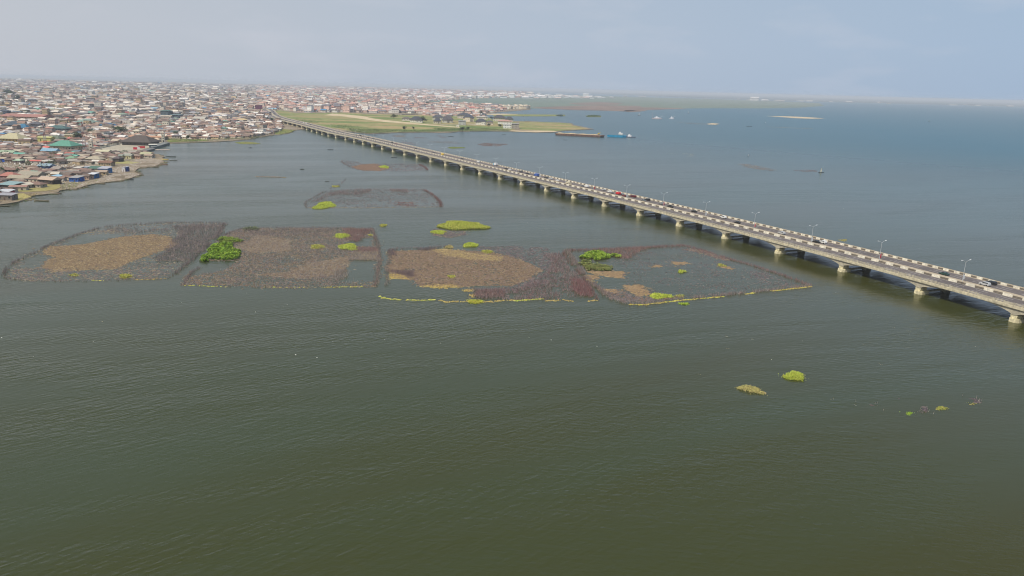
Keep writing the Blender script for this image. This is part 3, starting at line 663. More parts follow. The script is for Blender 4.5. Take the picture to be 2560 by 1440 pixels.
cars = [  # x, y, kind, colour, label
 (2357, 684, 'sedan', 'dark green', 'dark green sedan driving alone between the two nearest street lamps'),
 (2480, 707, 'suv', 'black', 'black car beside the silver estate under the nearest street lamp'),
 (2452, 711, 'suv', 'silver', 'silver estate car overtaking the black one under the nearest street lamp'),
 (2057, 605, 'suv', 'white', 'white off-road car under the fourth street lamp from the right'),
 (2036, 604, 'sedan', 'black', 'low black car just ahead of the white off-road car'),
 (1947, 583, 'suv', 'silver', 'pale silver car by the median just past the red banner'),
 (1838, 556, 'sedan', 'black', 'black sedan beside the median between two street lamps'),
 (1808, 543, 'suv', 'white', 'white car in the outer lane next to the lamp with white banner'),
 (1734, 528, 'sedan', 'black', 'black car alone in the middle lane left of the white car'),
 (1674, 516, 'pickup', 'black', 'black pickup near the median under a red banner'),
 (1657, 509, 'suv', 'grey', 'grey car in the outer lane with pale roof beside black pickup'),
 (1618, 499, 'suv', 'black', 'black car in the outer lane next to a grey one'),
 (1610, 500, 'sedan', 'grey', 'grey sedan close beside the black car in the outer lane'),
 (1585, 491, 'suv', 'maroon', 'dark maroon car below a street lamp in the outer lane'),
 (1577, 490, 'sedan', 'maroon', 'small maroon saloon directly ahead of the dark maroon car'),
 (1561, 489, 'sedan', 'maroon', 'maroon sedan just behind the bright red van'),
 (1544, 484, 'van', 'red', 'bright red van in the middle of the far carriageway'),
 (1556, 484, 'sedan', 'silver', 'silver car squeezed in the outer lane beside the bright red van'),
 (1522, 479, 'suv', 'white', 'white car in the outer lane ahead of the red van'),
 (1520, 482, 'sedan', 'grey', 'grey saloon near the median ahead of the red van'),
 (1506, 474, 'sedan', 'silver', 'small silver car at the outer barrier under a red banner'),
 (1466, 466, 'van', 'white', 'white van alone in the middle lane left of red banner'),
 (1448, 465, 'sedan', 'grey', 'grey car trailing left of the lone white van'),
 (1416, 458, 'sedan', 'cream', 'cream saloon following close behind the cream taxi'),
 (1405, 457, 'suv', 'cream', 'cream taxi in the middle lanes of the far carriageway'),
 (1384, 451, 'sedan', 'white', 'small white car by the median behind the blue truck'),
 (1375, 447, 'suv', 'silver', 'silver car in the middle lane behind the blue truck'),
 (1365, 443, 'sedan', 'dark grey', 'dark grey car at the outer side behind the blue truck'),
 (1339, 439, 'truck', 'blue', 'blue truck with a dark load in the far carriageway'),
 (1312, 434, 'sedan', 'black', 'black car just left of the blue truck'),
 (1300, 429, 'suv', 'dark grey', 'dark grey car below a lamp left of the blue truck'),
 (1269, 424, 'sedan', 'white', 'white saloon behind the white box lorry'),
 (1258, 422, 'sedan', 'black', 'black saloon low beside the white saloon near box lorry'),
 (1236, 412, 'truck', 'white', 'white box lorry with light blue cab on the far carriageway'),
 (1196, 405, 'van', 'white', 'white minibus left of the box lorry under a lamp'),
 (1152, 397, 'sedan', 'black', 'black car between the yellow minibus and the white minibus'),
 (1105, 386, 'van', 'yellow', 'bright yellow minibus on the far carriageway of the bridge'),
 (1076, 381, 'sedan', 'dark grey', 'dark car just left of the yellow minibus'),
 (1035, 371, 'suv', 'black', 'second dark car to the left of the yellow minibus'),
 (989, 359.5, 'sedan', 'maroon', 'dark red car in a group far along the bridge'),
 (980, 356.5, 'suv', 'black', 'black car ahead of the dark red one far along the bridge'),
 (933, 346, 'suv', 'dark grey', 'dark vehicle last of four in a row far along the bridge'),
 (921, 344, 'sedan', 'dark grey', 'dark vehicle third of four in a row far along the bridge'),
 (900, 339, 'suv', 'black', 'black vehicle second of four in a row far along the bridge'),
 (891, 337.5, 'sedan', 'black', 'black vehicle first of four in a row far along the bridge'),
 (793, 315.5, 'sedan', 'dark grey', 'dark car right of the two white minibuses near the bridge end'),
 (773, 310.8, 'sedan', 'black', 'black car closely following two white minibuses near the bridge end'),
 (762, 308.5, 'van', 'white', 'rear white minibus of the two near the bridge end'),
 (756, 307, 'van', 'white', 'front white minibus of the two near the bridge end'),
 (693, 288, 'van', 'white', 'white minibus on the bend where the bridge reaches the city'),
 (687, 284, 'sedan', 'dark grey', 'dark car on the bend ahead of the white minibus'),
 (685, 279, 'sedan', 'black', 'farthest dark car on the bend beside the city')]
for (x, y, kd, cn, lab) in cars:
    s, d = station(x, y, DECK + 0.7)
    wB = 25.4 - 15.6; lanes = [16.9, 19.2, 21.6, 23.9]
    d = min(lanes, key=lambda q: abs(q - d))
    px_, py_, _ = bp(s, d, 0); p, t = st(s); parts, wb, Wd = KITS[kd]
    col = tuple(CN[cn])
    catn = {'sedan': 'car', 'suv': 'car', 'van': 'van', 'pickup': 'pickup', 'truck': 'truck'}[kd]
    o = empty({'sedan': 'car', 'suv': 'car', 'van': 'minibus', 'pickup': 'pickup_truck', 'truck': 'truck'}[kd], px_, py_, DECK + 0.025, math.atan2(t.y, t.x) + random.uniform(-.02, .02), lab, catn, 'vehicles on the far carriageway of the bridge')
    bcol = col if cn != 'white' or kd != 'truck' else (.7, .7, .7)
    link('body', parts['body'], o, color=bcol); link('window', parts['window'], o)
    if 'cab' in parts: link('cab', parts['cab'], o, color=(CN['light blue'] if cn == 'white' else col))
    for sx in (-1, 1):
        for sy in (-1, 1): link('wheel', parts['wheel'], o, loc=(sx * wb, sy * (Wd - .08), .33))
# ================================================================ FISHING ENCLOSURES AND FLOATING PLANTS
PURPLE = [(.105, .080, .082), (.13, .10, .098), (.085, .07, .074), (.155, .125, .115)]
REDDISH = [(.125, .070, .066), (.10, .058, .058), (.155, .09, .08), (.105, .075, .075)]
BROWNS = [(.185, .135, .078), (.155, .108, .066), (.205, .148, .085), (.125, .09, .062), (.175, .115, .076)]
TAN = [(.215, .175, .115), (.185, .145, .10), (.15, .12, .092), (.24, .205, .14)]
OCHRE = [(.36, .27, .08), (.30, .22, .07), (.42, .33, .11), (.25, .18, .08)]
GREYB = [(.145, .125, .112), (.11, .098, .094), (.175, .15, .132), (.13, .10, .095)]
LIME = [(.38, .48, .05), (.46, .52, .07), (.28, .38, .04), (.50, .50, .09)]
YLIME = [(.36, .38, .06), (.42, .36, .08), (.26, .33, .05), (.46, .42, .12)]
DGREEN = [(.18, .31, .02), (.24, .37, .03), (.08, .17, .015), (.29, .38, .04), (.14, .27, .02)]
CHANNEL = [G(*p) for p in [(1408, 620), (1414, 620), (1437, 662), (1474, 705), (1506, 735), (1499, 754), (1493, 745), (1470, 704), (1426, 664)]]
def soften(P, a=4.0, b=.55):
    if len(P) == 0: return P
    w_ = np.stack([vnoise(P, 13, 21) - .5, vnoise(P, 13, 22) - .5], 1) * a
    P = P + w_ + rng.normal(0, b, P.shape) * (1 + 3 * (rng.random(len(P)) < .12))[:, None]
    return P[~inside(P, CHANNEL)]
def veg_clump(cx, cy, rx, ry, h, cols, dens=14, name='plant_clump', label='', cat='plants', group=None, tilt=0.0, blade=0.9, up=0.95):
    """floating clump: outline in image pixels, built as upright blades over a low mat"""
    pts = []
    for k in range(22):
        a = 2 * math.pi * k / 22; rr = 1 + 0.16 * math.sin(3 * a + cx) + 0.10 * math.sin(5 * a + cy) + random.uniform(-.05, .05)
        x, y = rx * rr * math.cos(a), ry * rr * math.sin(a)
        pts.append(G(cx + x * math.cos(tilt) - y * math.sin(tilt), cy + x * math.sin(tilt) + y * math.cos(tilt)))
    h *= .62; blade *= .42; P = soften(fill(pts, dens * 3.0, (), .16, 2.2, int(cx)), 1.8, .2); m = np.array(pts).mean(0)
    o = empty(name, float(m[0]), float(m[1]), 0.0, 0, label, cat, group)
    a = np.array(pts); hlf = np.hypot(*((P - m) / (a.max(0) - a.min(0) + 1e-6) * 2).T); hh = h * np.clip(1.15 - 0.6 * hlf ** 2, 0.04, 1)
    zs = rng.random(len(P)) * hh * 0.75
    tri_obj('leaves', [leaves(P, zs, blade, cols, up=up, wide=0.8)], M_PLANT, o, 'stuff')
    Pm = fill(pts, 3.0); tri_obj('floating_mat', [lumps(Pm, .35, .7, .45 * min(h, 1.2), [(c[0] * .6, c[1] * .55, c[2] * .6) for c in cols])], M_PLANT, o, 'stuff')
    return o
def bush(pts, h, dens, cols, label, name='bush', cat='bush', leaf=0.7, group=None, stemcol=(.10, .07, .04)):
    """leafy thicket: rounded crowns of many leaves over stems"""
    a = np.array(pts); m = a.mean(0); o = empty(name, float(m[0]), float(m[1]), 0, 0, label, cat, group)
    A = area(pts); nc = max(3, int(A / 3.2)); Cc = fill(pts, nc / max(A, 1) * 1.0)
    if len(Cc) < 3: Cc = np.array([m])
    Ps, Zs, Cl = [], [], []
    for c in Cc:
        r = rng.uniform(.9, 1.9); top = h * rng.uniform(.3, .7); n = int(dens * r * r * 7)
        v = rng.normal(0, 1, (n, 3)); v /= np.linalg.norm(v, axis=1)[:, None]; v[:, 2] = np.abs(v[:, 2])
        k = rng.uniform(.82, 1.0, n)[:, None]; q = v * k * np.array([r, r, top]); Ps.append(c + q[:, :2]); Zs.append(q[:, 2] * .95 + .1)
    P = np.concatenate(Ps); Z = np.concatenate(Zs)
    tri_obj('foliage', [leaves(P, Z, leaf * .62, cols, up=.6, wide=1.5)], M_PLANT, o, 'stuff')
    St = fill(pts, .35)
    tri_obj('stems', [sticks(St, h * .5, h * .9, .10, .12, [stemcol])], M_TWIG, o, 'stuff')
    return o
def weed_fringe(line, width, dens, cols, parent):
    P = along(line, width * .7, dens * 1.2); P = P[vnoise(P, 7, 3) > .24]
    return tri_obj('weed_fringe', [lumps(P, .2, .6, .2, cols, 1.6, .1), leaves(P, np.full(len(P), .1), .28, cols, up=.6)], M_PLANT, parent, 'stuff')
def stick_area(pts, dens, hmin, hmax, cols, parent, name='stakes', holes=(), thr=.25, s=9, seed=0, lean=.14, r=.075):
    P = soften(fill(pts, dens * 1.15, holes, thr, s, seed))
    return tri_obj(name, [sticks(P, hmin * .7, hmax * .78, r * .85, lean * 1.4, [(c[0] * 2.3, c[1] * 2.4, c[2] * 2.4) for c in cols])], M_TWIG, parent, 'stuff')
def mat_area(pts, dens, cols, parent, name='brush_mat', holes=(), thr=.2, s=8, seed=0, rmin=.25, rmax=.8, h=.16, elong=1.6):
    P = soften(fill(pts, dens * (1.7 if dens > 1.5 else 1.2), holes, thr, s, seed))
    return tri_obj(name, [lumps(P, rmin, rmax, h, [(c[0] * .90, c[1] * .90, c[2] * .98) for c in cols], elong, dirn=.1, jit=.22)], M_TWIG, parent, 'stuff')
def enclosure(label, at):
    g = G(*at); return empty('fishing_enclosure', g[0], g[1], 0, 0, label, 'fish enclosure', 'staked brush enclosures in the lagoon')
def fence_row(line, parent, cols, width=1.6, dens=7, h=(.9, 1.7), r=.06, name='stake_fence'):
    P = along(line, width * .72, dens * .8); P = P[vnoise(P, 5, 8) > .18]
    return tri_obj(name, [sticks(P, h[0] * .8, h[1] * .9, r, .2, [tuple(v * 1.9 for v in c) for c in cols])], M_TWIG, parent, 'stuff')

# --- enclosure at the far left
q = lambda pts: poly(pts, 0, 540, 4.414)
e = enclosure('leftmost staked fish enclosure, filled by a large tan brush mat', (270, 640))
out1 = q([(40, 660), (75, 690), (330, 712), (620, 722), (1000, 717), (1400, 707), (1840, 692), (1930, 640), (2110, 490), (2240, 370), (2400, 210), (2490, 80), (2200, 70), (1800, 72), (1400, 95), (1150, 115), (900, 190), (680, 270), (520, 330), (400, 400), (150, 510), (60, 600)])
hole = [q([(700, 305), (880, 215), (1130, 205), (1300, 220), (1000, 290), (830, 325)]), q([(420, 430), (250, 500), (180, 570), (330, 560), (520, 470), (600, 450)])]
fence_row(out1[:8], e, GREYB, 1.2, 5, (.6, 1.5)); fence_row(out1[7:12], e, PURPLE, 3.0, 5); fence_row(out1[11:] + out1[:1], e, PURPLE, 2.4, 5)
mat_area(q([(500, 340), (700, 335), (950, 300), (1300, 235), (1700, 200), (1900, 250), (1930, 320), (1760, 380), (1640, 440), (1450, 500), (1300, 590), (900, 600), (600, 610), (450, 560), (600, 450), (500, 420)]), 3.2, BROWNS[:3] + [(.30, .23, .12)], e, thr=.12)
mat_area(q([(130, 600), (400, 560), (1300, 600), (1800, 560), (1850, 690), (1000, 712), (300, 700), (90, 680)]), 1.1, TAN + GREYB, e, thr=.42, seed=2, rmax=.9)
mat_area(out1, .55, GREYB + TAN, e, holes=hole, thr=.4, seed=9, rmax=.8)
stick_area(q([(1880, 110), (2480, 85), (2400, 210), (2110, 490), (1750, 500), (1800, 360), (1980, 230)]), 2.6, .9, 2.2, PURPLE, e, thr=.2)
stick_area(q([(1150, 125), (1900, 80), (1900, 170), (1350, 200)]), 1.1, .7, 1.8, PURPLE, e, thr=.4, seed=3)
stick_area(q([(1500, 500), (2100, 480), (1900, 660), (1400, 690), (900, 690), (1300, 600)]), .7, .4, 1.1, PURPLE, e, thr=.4, seed=4)
weed_fringe(q([(90, 680), (330, 712), (620, 718)]), .9, 1.2, TAN, e); weed_fringe(q([(1000, 712), (1150, 712)]), .9, 3, YLIME, e); weed_fringe(q([(1480, 705), (1840, 690)]), 1.0, 3, OCHRE, e)
weed_fringe(q([(860, 200), (1150, 165), (1180, 170)]), 1.4, 3, TAN, e); weed_fringe(q([(1560, 490), (2080, 485)]), 1.2, 3, TAN, e)
veg_clump(316, 691.5, 15, 5, 1.3, YLIME, label='yellow-green reed tuft on the lower edge of the leftmost enclosure', name='reed_tuft', cat='reeds', group='reed and hyacinth clumps in the lagoon')
veg_clump(187, 687.5, 12, 3, .6, YLIME, dens=5, label='low olive weed patch at lower left of the leftmost enclosure', name='weed_patch', cat='weeds', group='reed and hyacinth clumps in the lagoon')

# --- second enclosure, with the bright mangrove bush
q = lambda pts: poly(pts, 430, 550, 4.741)
e = enclosure('second fish enclosure from the left, brown brush beside a bright green bush', (700, 650))
fr = q([(130, 772), (600, 792), (1200, 797), (1800, 797), (2390, 787)])
rt = q([(2410, 780), (2430, 700), (2460, 500), (2440, 300), (2400, 190), (2370, 100)]); tp = q([(2370, 98), (1900, 95), (1400, 92), (1000, 97), (860, 95), (700, 140), (600, 190)])
lf = q([(330, 565), (250, 610), (180, 690), (130, 770)])
out2 = fr + rt[1:] + tp[1:] + q([(480, 310), (370, 480), (600, 500)]) + lf
holes = [q([(780, 480), (420, 480), (330, 560), (200, 690), (380, 640), (620, 590), (720, 530)]), q([(2130, 485), (2430, 490), (2400, 740), (2050, 730), (2080, 620)]), q([(2230, 215), (2410, 210), (2410, 310), (2230, 310), (2060, 265)])]
fence_row(lf, e, PURPLE, 2.2, 6); fence_row(rt, e, GREYB + REDDISH[:1], 2.4, 7); fence_row(tp, e, PURPLE, 2.4, 5); fence_row(fr, e, GREYB, 1.0, 4, (.5, 1.2))
mat_area(out2, .95, BROWNS[3:] + GREYB + TAN[1:3], e, holes=holes, thr=.37, s=11, seed=5, rmax=.75)
mat_area(out2, .9, TAN + BROWNS, e, holes=holes, thr=.3, s=19, seed=77, rmax=.7)
stick_area(out2, 1.2, .6, 1.6, PURPLE + GREYB, e, holes=holes, thr=.30, s=12, seed=6)
mat_area(q([(1040, 180), (1400, 230), (1390, 370), (900, 380), (800, 320)]), 2.0, TAN + BROWNS[:1], e, thr=.2, seed=7, elong=2.4)
mat_area(q([(1500, 560), (2080, 430), (2120, 560), (1850, 650), (1450, 700), (1000, 640), (1400, 600)]), 2.0, TAN + BROWNS[:2], e, thr=.25, seed=8, elong=2.2)
stick_area(q([(1960, 105), (2350, 115), (2330, 180), (2210, 260), (2060, 240), (2100, 180)]), 4, 1, 2, REDDISH, e, thr=.12, seed=9, name='red_stakes')
stick_area(q([(2190, 320), (2440, 325), (2440, 380), (2130, 380)]), 4, 1, 2, REDDISH, e, thr=.12, seed=10, name='red_stakes')
stick_area(q([(2150, 375), (2440, 370), (2430, 490), (2130, 470)]), 5, .8, 1.8, GREYB + [(.26, .19, .11)], e, thr=.1, seed=11)
stick_area(q([(860, 110), (1900, 100), (1900, 200), (1000, 190)]), 1.8, .8, 1.9, PURPLE, e, thr=.3, seed=12)
stick_area(q([(1930, 600), (2080, 590), (2080, 680), (1950, 715), (1900, 690)]), 5, 1, 2, BROWNS[3:4] + GREYB, e, thr=.05, seed=13)
weed_fringe(fr[:2], .9, 3, YLIME, e); weed_fringe(fr[1:4], .8, 2, YLIME + TAN, e); weed_fringe(fr[3:], 1.2, 5, OCHRE + YLIME, e)
weed_fringe(q([(620, 765), (720, 762)]), 2, 4, OCHRE, e); weed_fringe(q([(850, 772), (1030, 762)]), 2, 3, OCHRE, e)
bush(q([(600, 200), (800, 230), (830, 240), (770, 275), (700, 290), (560, 270), (555, 240)]), 1.9, 10, [(.13, .22, .02), (.20, .28, .03), (.09, .15, .02), (.24, .26, .05)], 'olive-green shrub strip along the top of the bright green bush', cat='shrub', leaf=.6)
bush(q([(560, 275), (720, 290), (745, 340), (800, 385), (800, 450), (740, 470), (420, 465), (400, 490), (372, 485), (385, 440), (440, 385), (490, 320)]), 2.6, 14, DGREEN, 'large bright green leafy bush on the left side of the second enclosure', leaf=.75)
bush(q([(860, 95), (960, 92), (1020, 100), (1010, 125), (960, 130), (870, 128)]), 1.8, 5, [(.10, .13, .06), (.08, .10, .05), (.15, .17, .09)], 'dull grey-green shrub on the top edge of the second enclosure', cat='shrub', leaf=.5)
grp = 'reed and hyacinth clumps in the lagoon'
veg_clump(856, 590.5, 19, 5.5, 1.5, LIME, label='bright green clump near the top right corner of the second enclosure', name='hyacinth_clump', cat='plants', group=grp)
veg_clump(872, 618, 23, 7, 1.5, LIME, label='bright green pointed clump right of centre in the second enclosure', name='hyacinth_clump', cat='plants', group=grp)
veg_clump(793, 617.5, 17, 5.5, 1.1, YLIME, dens=9, label='faded yellow-green clump left of the pointed bright one', name='hyacinth_clump', cat='plants', group=grp)
veg_clump(927, 588, 5, 1.8, .6, YLIME, label='tiny yellow tuft at the right stake fence of the second enclosure', name='weed_patch', cat='weeds', group=grp)
veg_clump(958, 563.5, 8, 2.6, .9, YLIME, label='small floating tuft in open water above the channel between enclosures', name='weed_patch', cat='weeds', group=grp)

# --- third enclosure
q = lambda pts: poly(pts, 920, 600, 4.267)
e = enclosure('third fish enclosure from the left, tan brush mat with dark red right corner', (1200, 680))
top3 = q([(250, 95), (400, 90), (700, 75), (900, 65)]); top3b = q([(1150, 55), (1500, 48), (1900, 72), (2080, 120)]); rt3 = q([(2080, 120), (2130, 220), (2300, 400), (2430, 600), (2440, 645)])
lf3 = q([(190, 490), (215, 430), (195, 350), (230, 200), (250, 95)]); out3 = top3 + top3b + rt3[1:] + q([(2440, 650), (1700, 655), (1250, 670), (1080, 665)]) + lf3
hole3 = q([(235, 415), (430, 425), (560, 510), (1000, 515), (1090, 600), (1130, 650), (800, 660), (130, 610), (190, 500)])
fence_row(top3, e, PURPLE, 2.2, 6); fence_row(rt3, e, REDDISH, 2, 5); fence_row(lf3, e, GREYB, 2.0, 5)
mat_area(q([(250, 115), (700, 100), (1200, 125), (1500, 180), (1750, 260), (1860, 330), (1750, 420), (1500, 480), (1050, 500), (550, 490), (480, 430), (230, 400), (215, 250)]), 2.8, BROWNS[:2] + BROWNS[3:] + [(.25, .19, .11), (.2, .15, .12)], e, thr=.20, s=7, seed=14)
mat_area(q([(1100, 60), (1900, 75), (2000, 250), (1950, 480), (1300, 540), (1750, 400), (1860, 320), (1700, 230), (1300, 130)]), .9, GREYB + PURPLE, e, thr=.35, s=7, seed=15, rmax=.8, elong=2)
mat_area(q([(700, 100), (850, 92), (1100, 145), (1400, 180), (1370, 215), (1050, 205), (850, 165)]), 3.5, [(.31, .24, .10), (.27, .205, .09), (.34, .265, .12)], e, thr=.14, s=5, seed=16, name='dry_weed_mat')
for k_, pp in enumerate([[(210, 357), (350, 370), (440, 418), (230, 412)], [(550, 492), (750, 472), (880, 467), (1010, 500), (705, 507)], [(1060, 530), (1130, 535), (1110, 555), (1040, 548)], [(1110, 590), (1160, 585), (1150, 625), (1120, 610)]]):
    mat_area(q(pp), 4, OCHRE[:3], e, thr=0, s=4, seed=17 + k_, name='yellow_weed_mat', rmax=.7)
RW = q([(1860, 145), (2090, 130), (2130, 260), (2330, 430), (2420, 600), (2200, 615), (1200, 640), (1070, 530), (1500, 510), (1800, 450), (1950, 300), (1960, 220)])
stick_area(RW, 2.3, .9, 2.1, REDDISH[:2] + PURPLE, e, thr=.27, s=10, seed=20, name='red_stakes')
mat_area(RW, .6, PURPLE + REDDISH, e, thr=.3, s=10, seed=20, rmax=.8)
stick_area(q([(2200, 400), (2330, 440), (2420, 600), (2230, 600), (2150, 500)]), 5, 1.1, 2.4, [(.12, .058, .056), (.10, .055, .055)], e, thr=.1, seed=21, name='red_stakes')
stick_area(q([(1140, 540), (1470, 520), (1470, 590), (1290, 630), (1150, 620)]), 4, 1, 2, REDDISH, e, thr=.1, seed=22, name='red_stakes')
for k_, pp in enumerate([[(215, 330), (500, 325), (505, 400), (400, 400), (300, 360)], [(240, 100), (320, 98), (300, 165), (235, 165)], [(560, 85), (790, 85), (700, 110), (560, 110)]]):
    stick_area(q(pp), 5.5, .8, 1.8, [(.085, .062, .066), (.07, .052, .056)], e, thr=.05, seed=25 + k_, name='dark_stakes')
for pp in ([(120, 600), (200, 625), (350, 638)], [(415, 637), (560, 645), (725, 635)], [(770, 640), (840, 665), (930, 650)], [(930, 655), (1250, 660), (1560, 640)], [(1560, 650), (1870, 625)], [(1890, 650), (2060, 640)], [(2080, 640), (2250, 660), (2440, 642)]):
    weed_fringe(q(pp), 1.5, 5, random.choice([OCHRE, OCHRE, YLIME]), e)
veg_clump(1175.5, 613, 18, 5, 1.5, LIME, label='bright green clump on the top edge of the third enclosure', name='hyacinth_clump', cat='plants', group=grp)
veg_clump(1216, 630, 12, 3.8, 1.1, YLIME, label='small lime clump just inside the top of the third enclosure', name='hyacinth_clump', cat='plants', group=grp)
veg_clump(1124, 617.5, 10, 3.5, 1.2, [(.40, .34, .14), (.34, .3, .12)], dens=8, label='straw-coloured tuft left of the bright clump on the top edge', name='weed_patch', cat='weeds', group=grp)
veg_clump(1128, 691.5, 9, 3.4, .9, YLIME, dens=9, label='small green tuft in the middle of the tan brush mat', name='weed_patch', cat='weeds', group=grp)
veg_clump(1190, 755, 20, 4.5, .5, [(.40, .42, .04), (.32, .36, .03), (.44, .4, .05)], dens=12, label='yellow-green weed lump on the lower edge of the third enclosure', name='weed_patch', cat='weeds', group=grp, up=.5)

# --- fourth enclosure beside the bridge
q = lambda pts: poly(pts, 1380, 600, 3.765)
e = enclosure('rightmost fish enclosure, open water ringed by reddish stakes near the bridge', (1700, 690))
lf4 = q([(140, 95), (210, 210), (280, 300), (350, 390), (430, 450), (480, 490), (520, 530), (580, 560), (720, 600)]); bt4 = q([(720, 600), (900, 600), (1100, 575), (1250, 550), (1500, 532), (2000, 480), (2430, 435)])
rt4 = q([(2430, 432), (2300, 380), (2100, 310), (1900, 245), (1700, 190), (1400, 95), (1250, 52)]); tp4 = q([(1250, 52), (900, 70), (500, 88), (140, 100)])
fence_row(lf4, e, GREYB + REDDISH[:1], 3.2, 8, (1, 2.2)); fence_row(bt4, e, GREYB + REDDISH[:1], 3.4, 7, (1, 2.0)); fence_row(rt4, e, REDDISH, 2.6, 7); fence_row(tp4, e, REDDISH, 4.5, 7)
out4 = lf4 + bt4[1:] + rt4[1:] + tp4[1:-1]
stick_area(q([(420, 90), (900, 75), (800, 110), (700, 175), (640, 170), (500, 120)]), 3, 1, 2, REDDISH, e, thr=.1, seed=31, name='red_stakes')
mat_area(out4, .30, GREYB + PURPLE + PURPLE, e, holes=[q([(450, 330), (640, 340), (740, 400), (680, 450), (480, 450)])], thr=.45, s=8, seed=32, rmax=.6, elong=1.8)
stick_area(out4, .30, .3, .9, PURPLE, e, holes=[q([(450, 330), (640, 340), (740, 400), (680, 450), (480, 450)])], thr=.4, seed=33)
mat_area(q([(1300, 70), (1400, 95), (1700, 190), (1660, 200), (1380, 130), (1250, 90)]), 1.6, TAN + REDDISH, e, thr=.2, seed=34)
mat_area(q([(1750, 260), (2100, 340), (2350, 420), (2000, 440), (1900, 330)]), .8, PURPLE + GREYB, e, thr=.35, seed=34)
mat_area(q([(480, 470), (650, 470), (760, 520), (900, 520), (1200, 520), (900, 590), (720, 590), (560, 540)]), 1.8, GREYB + BROWNS[3:], e, thr=.2, seed=35)
for k_, pp in enumerate([[(340, 300), (500, 295), (645, 290), (615, 330), (690, 362), (560, 352), (450, 330)], [(690, 422), (870, 422), (885, 460), (900, 500), (780, 520), (700, 460)], [(350, 335), (460, 340), (460, 365), (420, 380), (370, 370)], [(490, 458), (660, 465), (600, 490), (520, 485)], [(1120, 200), (1250, 205), (1240, 220), (1130, 222)], [(950, 235), (1010, 235), (1010, 250), (950, 248)], [(1600, 240), (1700, 262), (1680, 270), (1580, 255)]]):
    mat_area(q(pp), 3.2, [(.25, .17, .09), (.21, .15, .085), (.29, .21, .11)], e, thr=.1, s=4, seed=40 + k_, elong=2.4)
bush(q([(270, 170), (350, 115), (430, 108), (500, 132), (600, 142), (638, 152), (640, 165), (500, 168), (430, 188), (300, 184)]), 2.0, 12, LIME[:1] + DGREEN[1:4] + [(.17, .30, .03)], 'bright green bush in the top left corner of the rightmost enclosure', leaf=.7)
bush(q([(245, 195), (330, 195), (400, 225), (550, 252), (580, 282), (480, 292), (330, 288), (285, 240)]), 1.7, 8, [(.17, .22, .05), (.21, .25, .06), (.12, .15, .04), (.24, .20, .08)], 'duller olive thicket just below the bright bush in the rightmost enclosure', cat='thicket', leaf=.6)
weed_fringe(q([(480, 495), (540, 520)]), 1, 2, TAN, e)
weed_fringe(q([(720, 606), (870, 610), (1000, 592), (1250, 565), (1500, 543), (2000, 488), (2445, 438)]), 1.3, 7, OCHRE[:2] + YLIME[:2], e)
weed_fringe(q([(330, 370), (400, 400)]), 2, 4, OCHRE, e)
veg_clump(1648, 740.5, 27, 6.2, 1.2, LIME, label='bright lime clump along the lower left edge of the rightmost enclosure', name='hyacinth_clump', cat='plants', group=grp)
veg_clump(1704, 679, 9.5, 3, 1.0, LIME, label='small bright tuft alone in the middle of the rightmost enclosure', name='weed_patch', cat='weeds', group=grp)
veg_clump(1805, 664, 11, 2.6, 1.0, YLIME, dens=8, label='small yellowish tuft towards the bridge in the rightmost enclosure', name='weed_patch', cat='weeds', group=grp, tilt=.2)
veg_clump(1713, 760.5, 12, 2.2, .4, [(.28, .44, .03), (.36, .42, .05)], label='thin green floating streak just below the rightmost enclosure', name='weed_patch', cat='weeds', group=grp)
veg_clump(1700, 740, 12, 3.0, 1.1, YLIME, dens=5, label='sparse pale tuft right of the lime clump on the lower edge', name='weed_patch', cat='weeds', group=grp)

# --- oval enclosure in mid water
q = lambda pts: poly(pts, 740, 380, 5.12)
e = enclosure('isolated long enclosure in mid lagoon with a lime clump at its lower left', (935, 500))
l5 = q([(140, 712), (115, 670), (130, 630), (250, 570), (330, 520), (400, 498)]); t5 = q([(400, 498), (600, 490), (780, 472), (950, 472), (1200, 475), (1450, 475), (1620, 477)]); r5 = q([(1620, 477), (1700, 515), (1760, 555), (1820, 610), (1855, 660), (1855, 700)]); b5 = q([(1855, 704), (1400, 706), (900, 716), (460, 714), (140, 714)])
fence_row(l5, e, PURPLE, 1.6, 3); fence_row(t5, e, PURPLE + REDDISH[:1], 2.0, 3, (.8, 2.0)); fence_row(r5, e, REDDISH, 3.0, 6); fence_row(b5, e, GREYB + TAN, 1.6, 3, (.4, 1.0))
weed_fringe(b5, 1.4, 1.8, TAN + OCHRE[:1], e)
out5 = l5 + t5[1:] + r5[1:] + b5[1:-1]
mat_area(out5, .28, PURPLE + GREYB, e, thr=.42, s=9, seed=51, rmax=.9, elong=1.6); stick_area(out5, .30, .4, 1.2, PURPLE, e, thr=.4, seed=52)
stick_area(q([(590, 492), (950, 475), (950, 512), (800, 545), (600, 550), (400, 560), (300, 620), (200, 640), (330, 560)]), 1.3, .8, 1.9, PURPLE + REDDISH[:2], e, thr=.2, seed=53)
stick_area(q([(1180, 475), (1450, 480), (1400, 525), (1200, 500)]), 1.8, .8, 1.9, PURPLE + REDDISH[:2], e, thr=.2, seed=54)
mat_area(q([(1280, 640), (1560, 640), (1540, 690), (1330, 690)]), .9, REDDISH + TAN[1:2], e, thr=.3, seed=55, elong=2)
veg_clump(810, 514, 25, 8, 1.6, LIME, label='bright lime clump at the lower left of the isolated long enclosure', name='hyacinth_clump', cat='plants', group=grp, tilt=-.17)
veg_clump(838, 466, 9, 2, .5, YLIME, dens=5, label='pale floating weed streak above left of the isolated long enclosure', name='weed_patch', cat='weeds', group=grp)

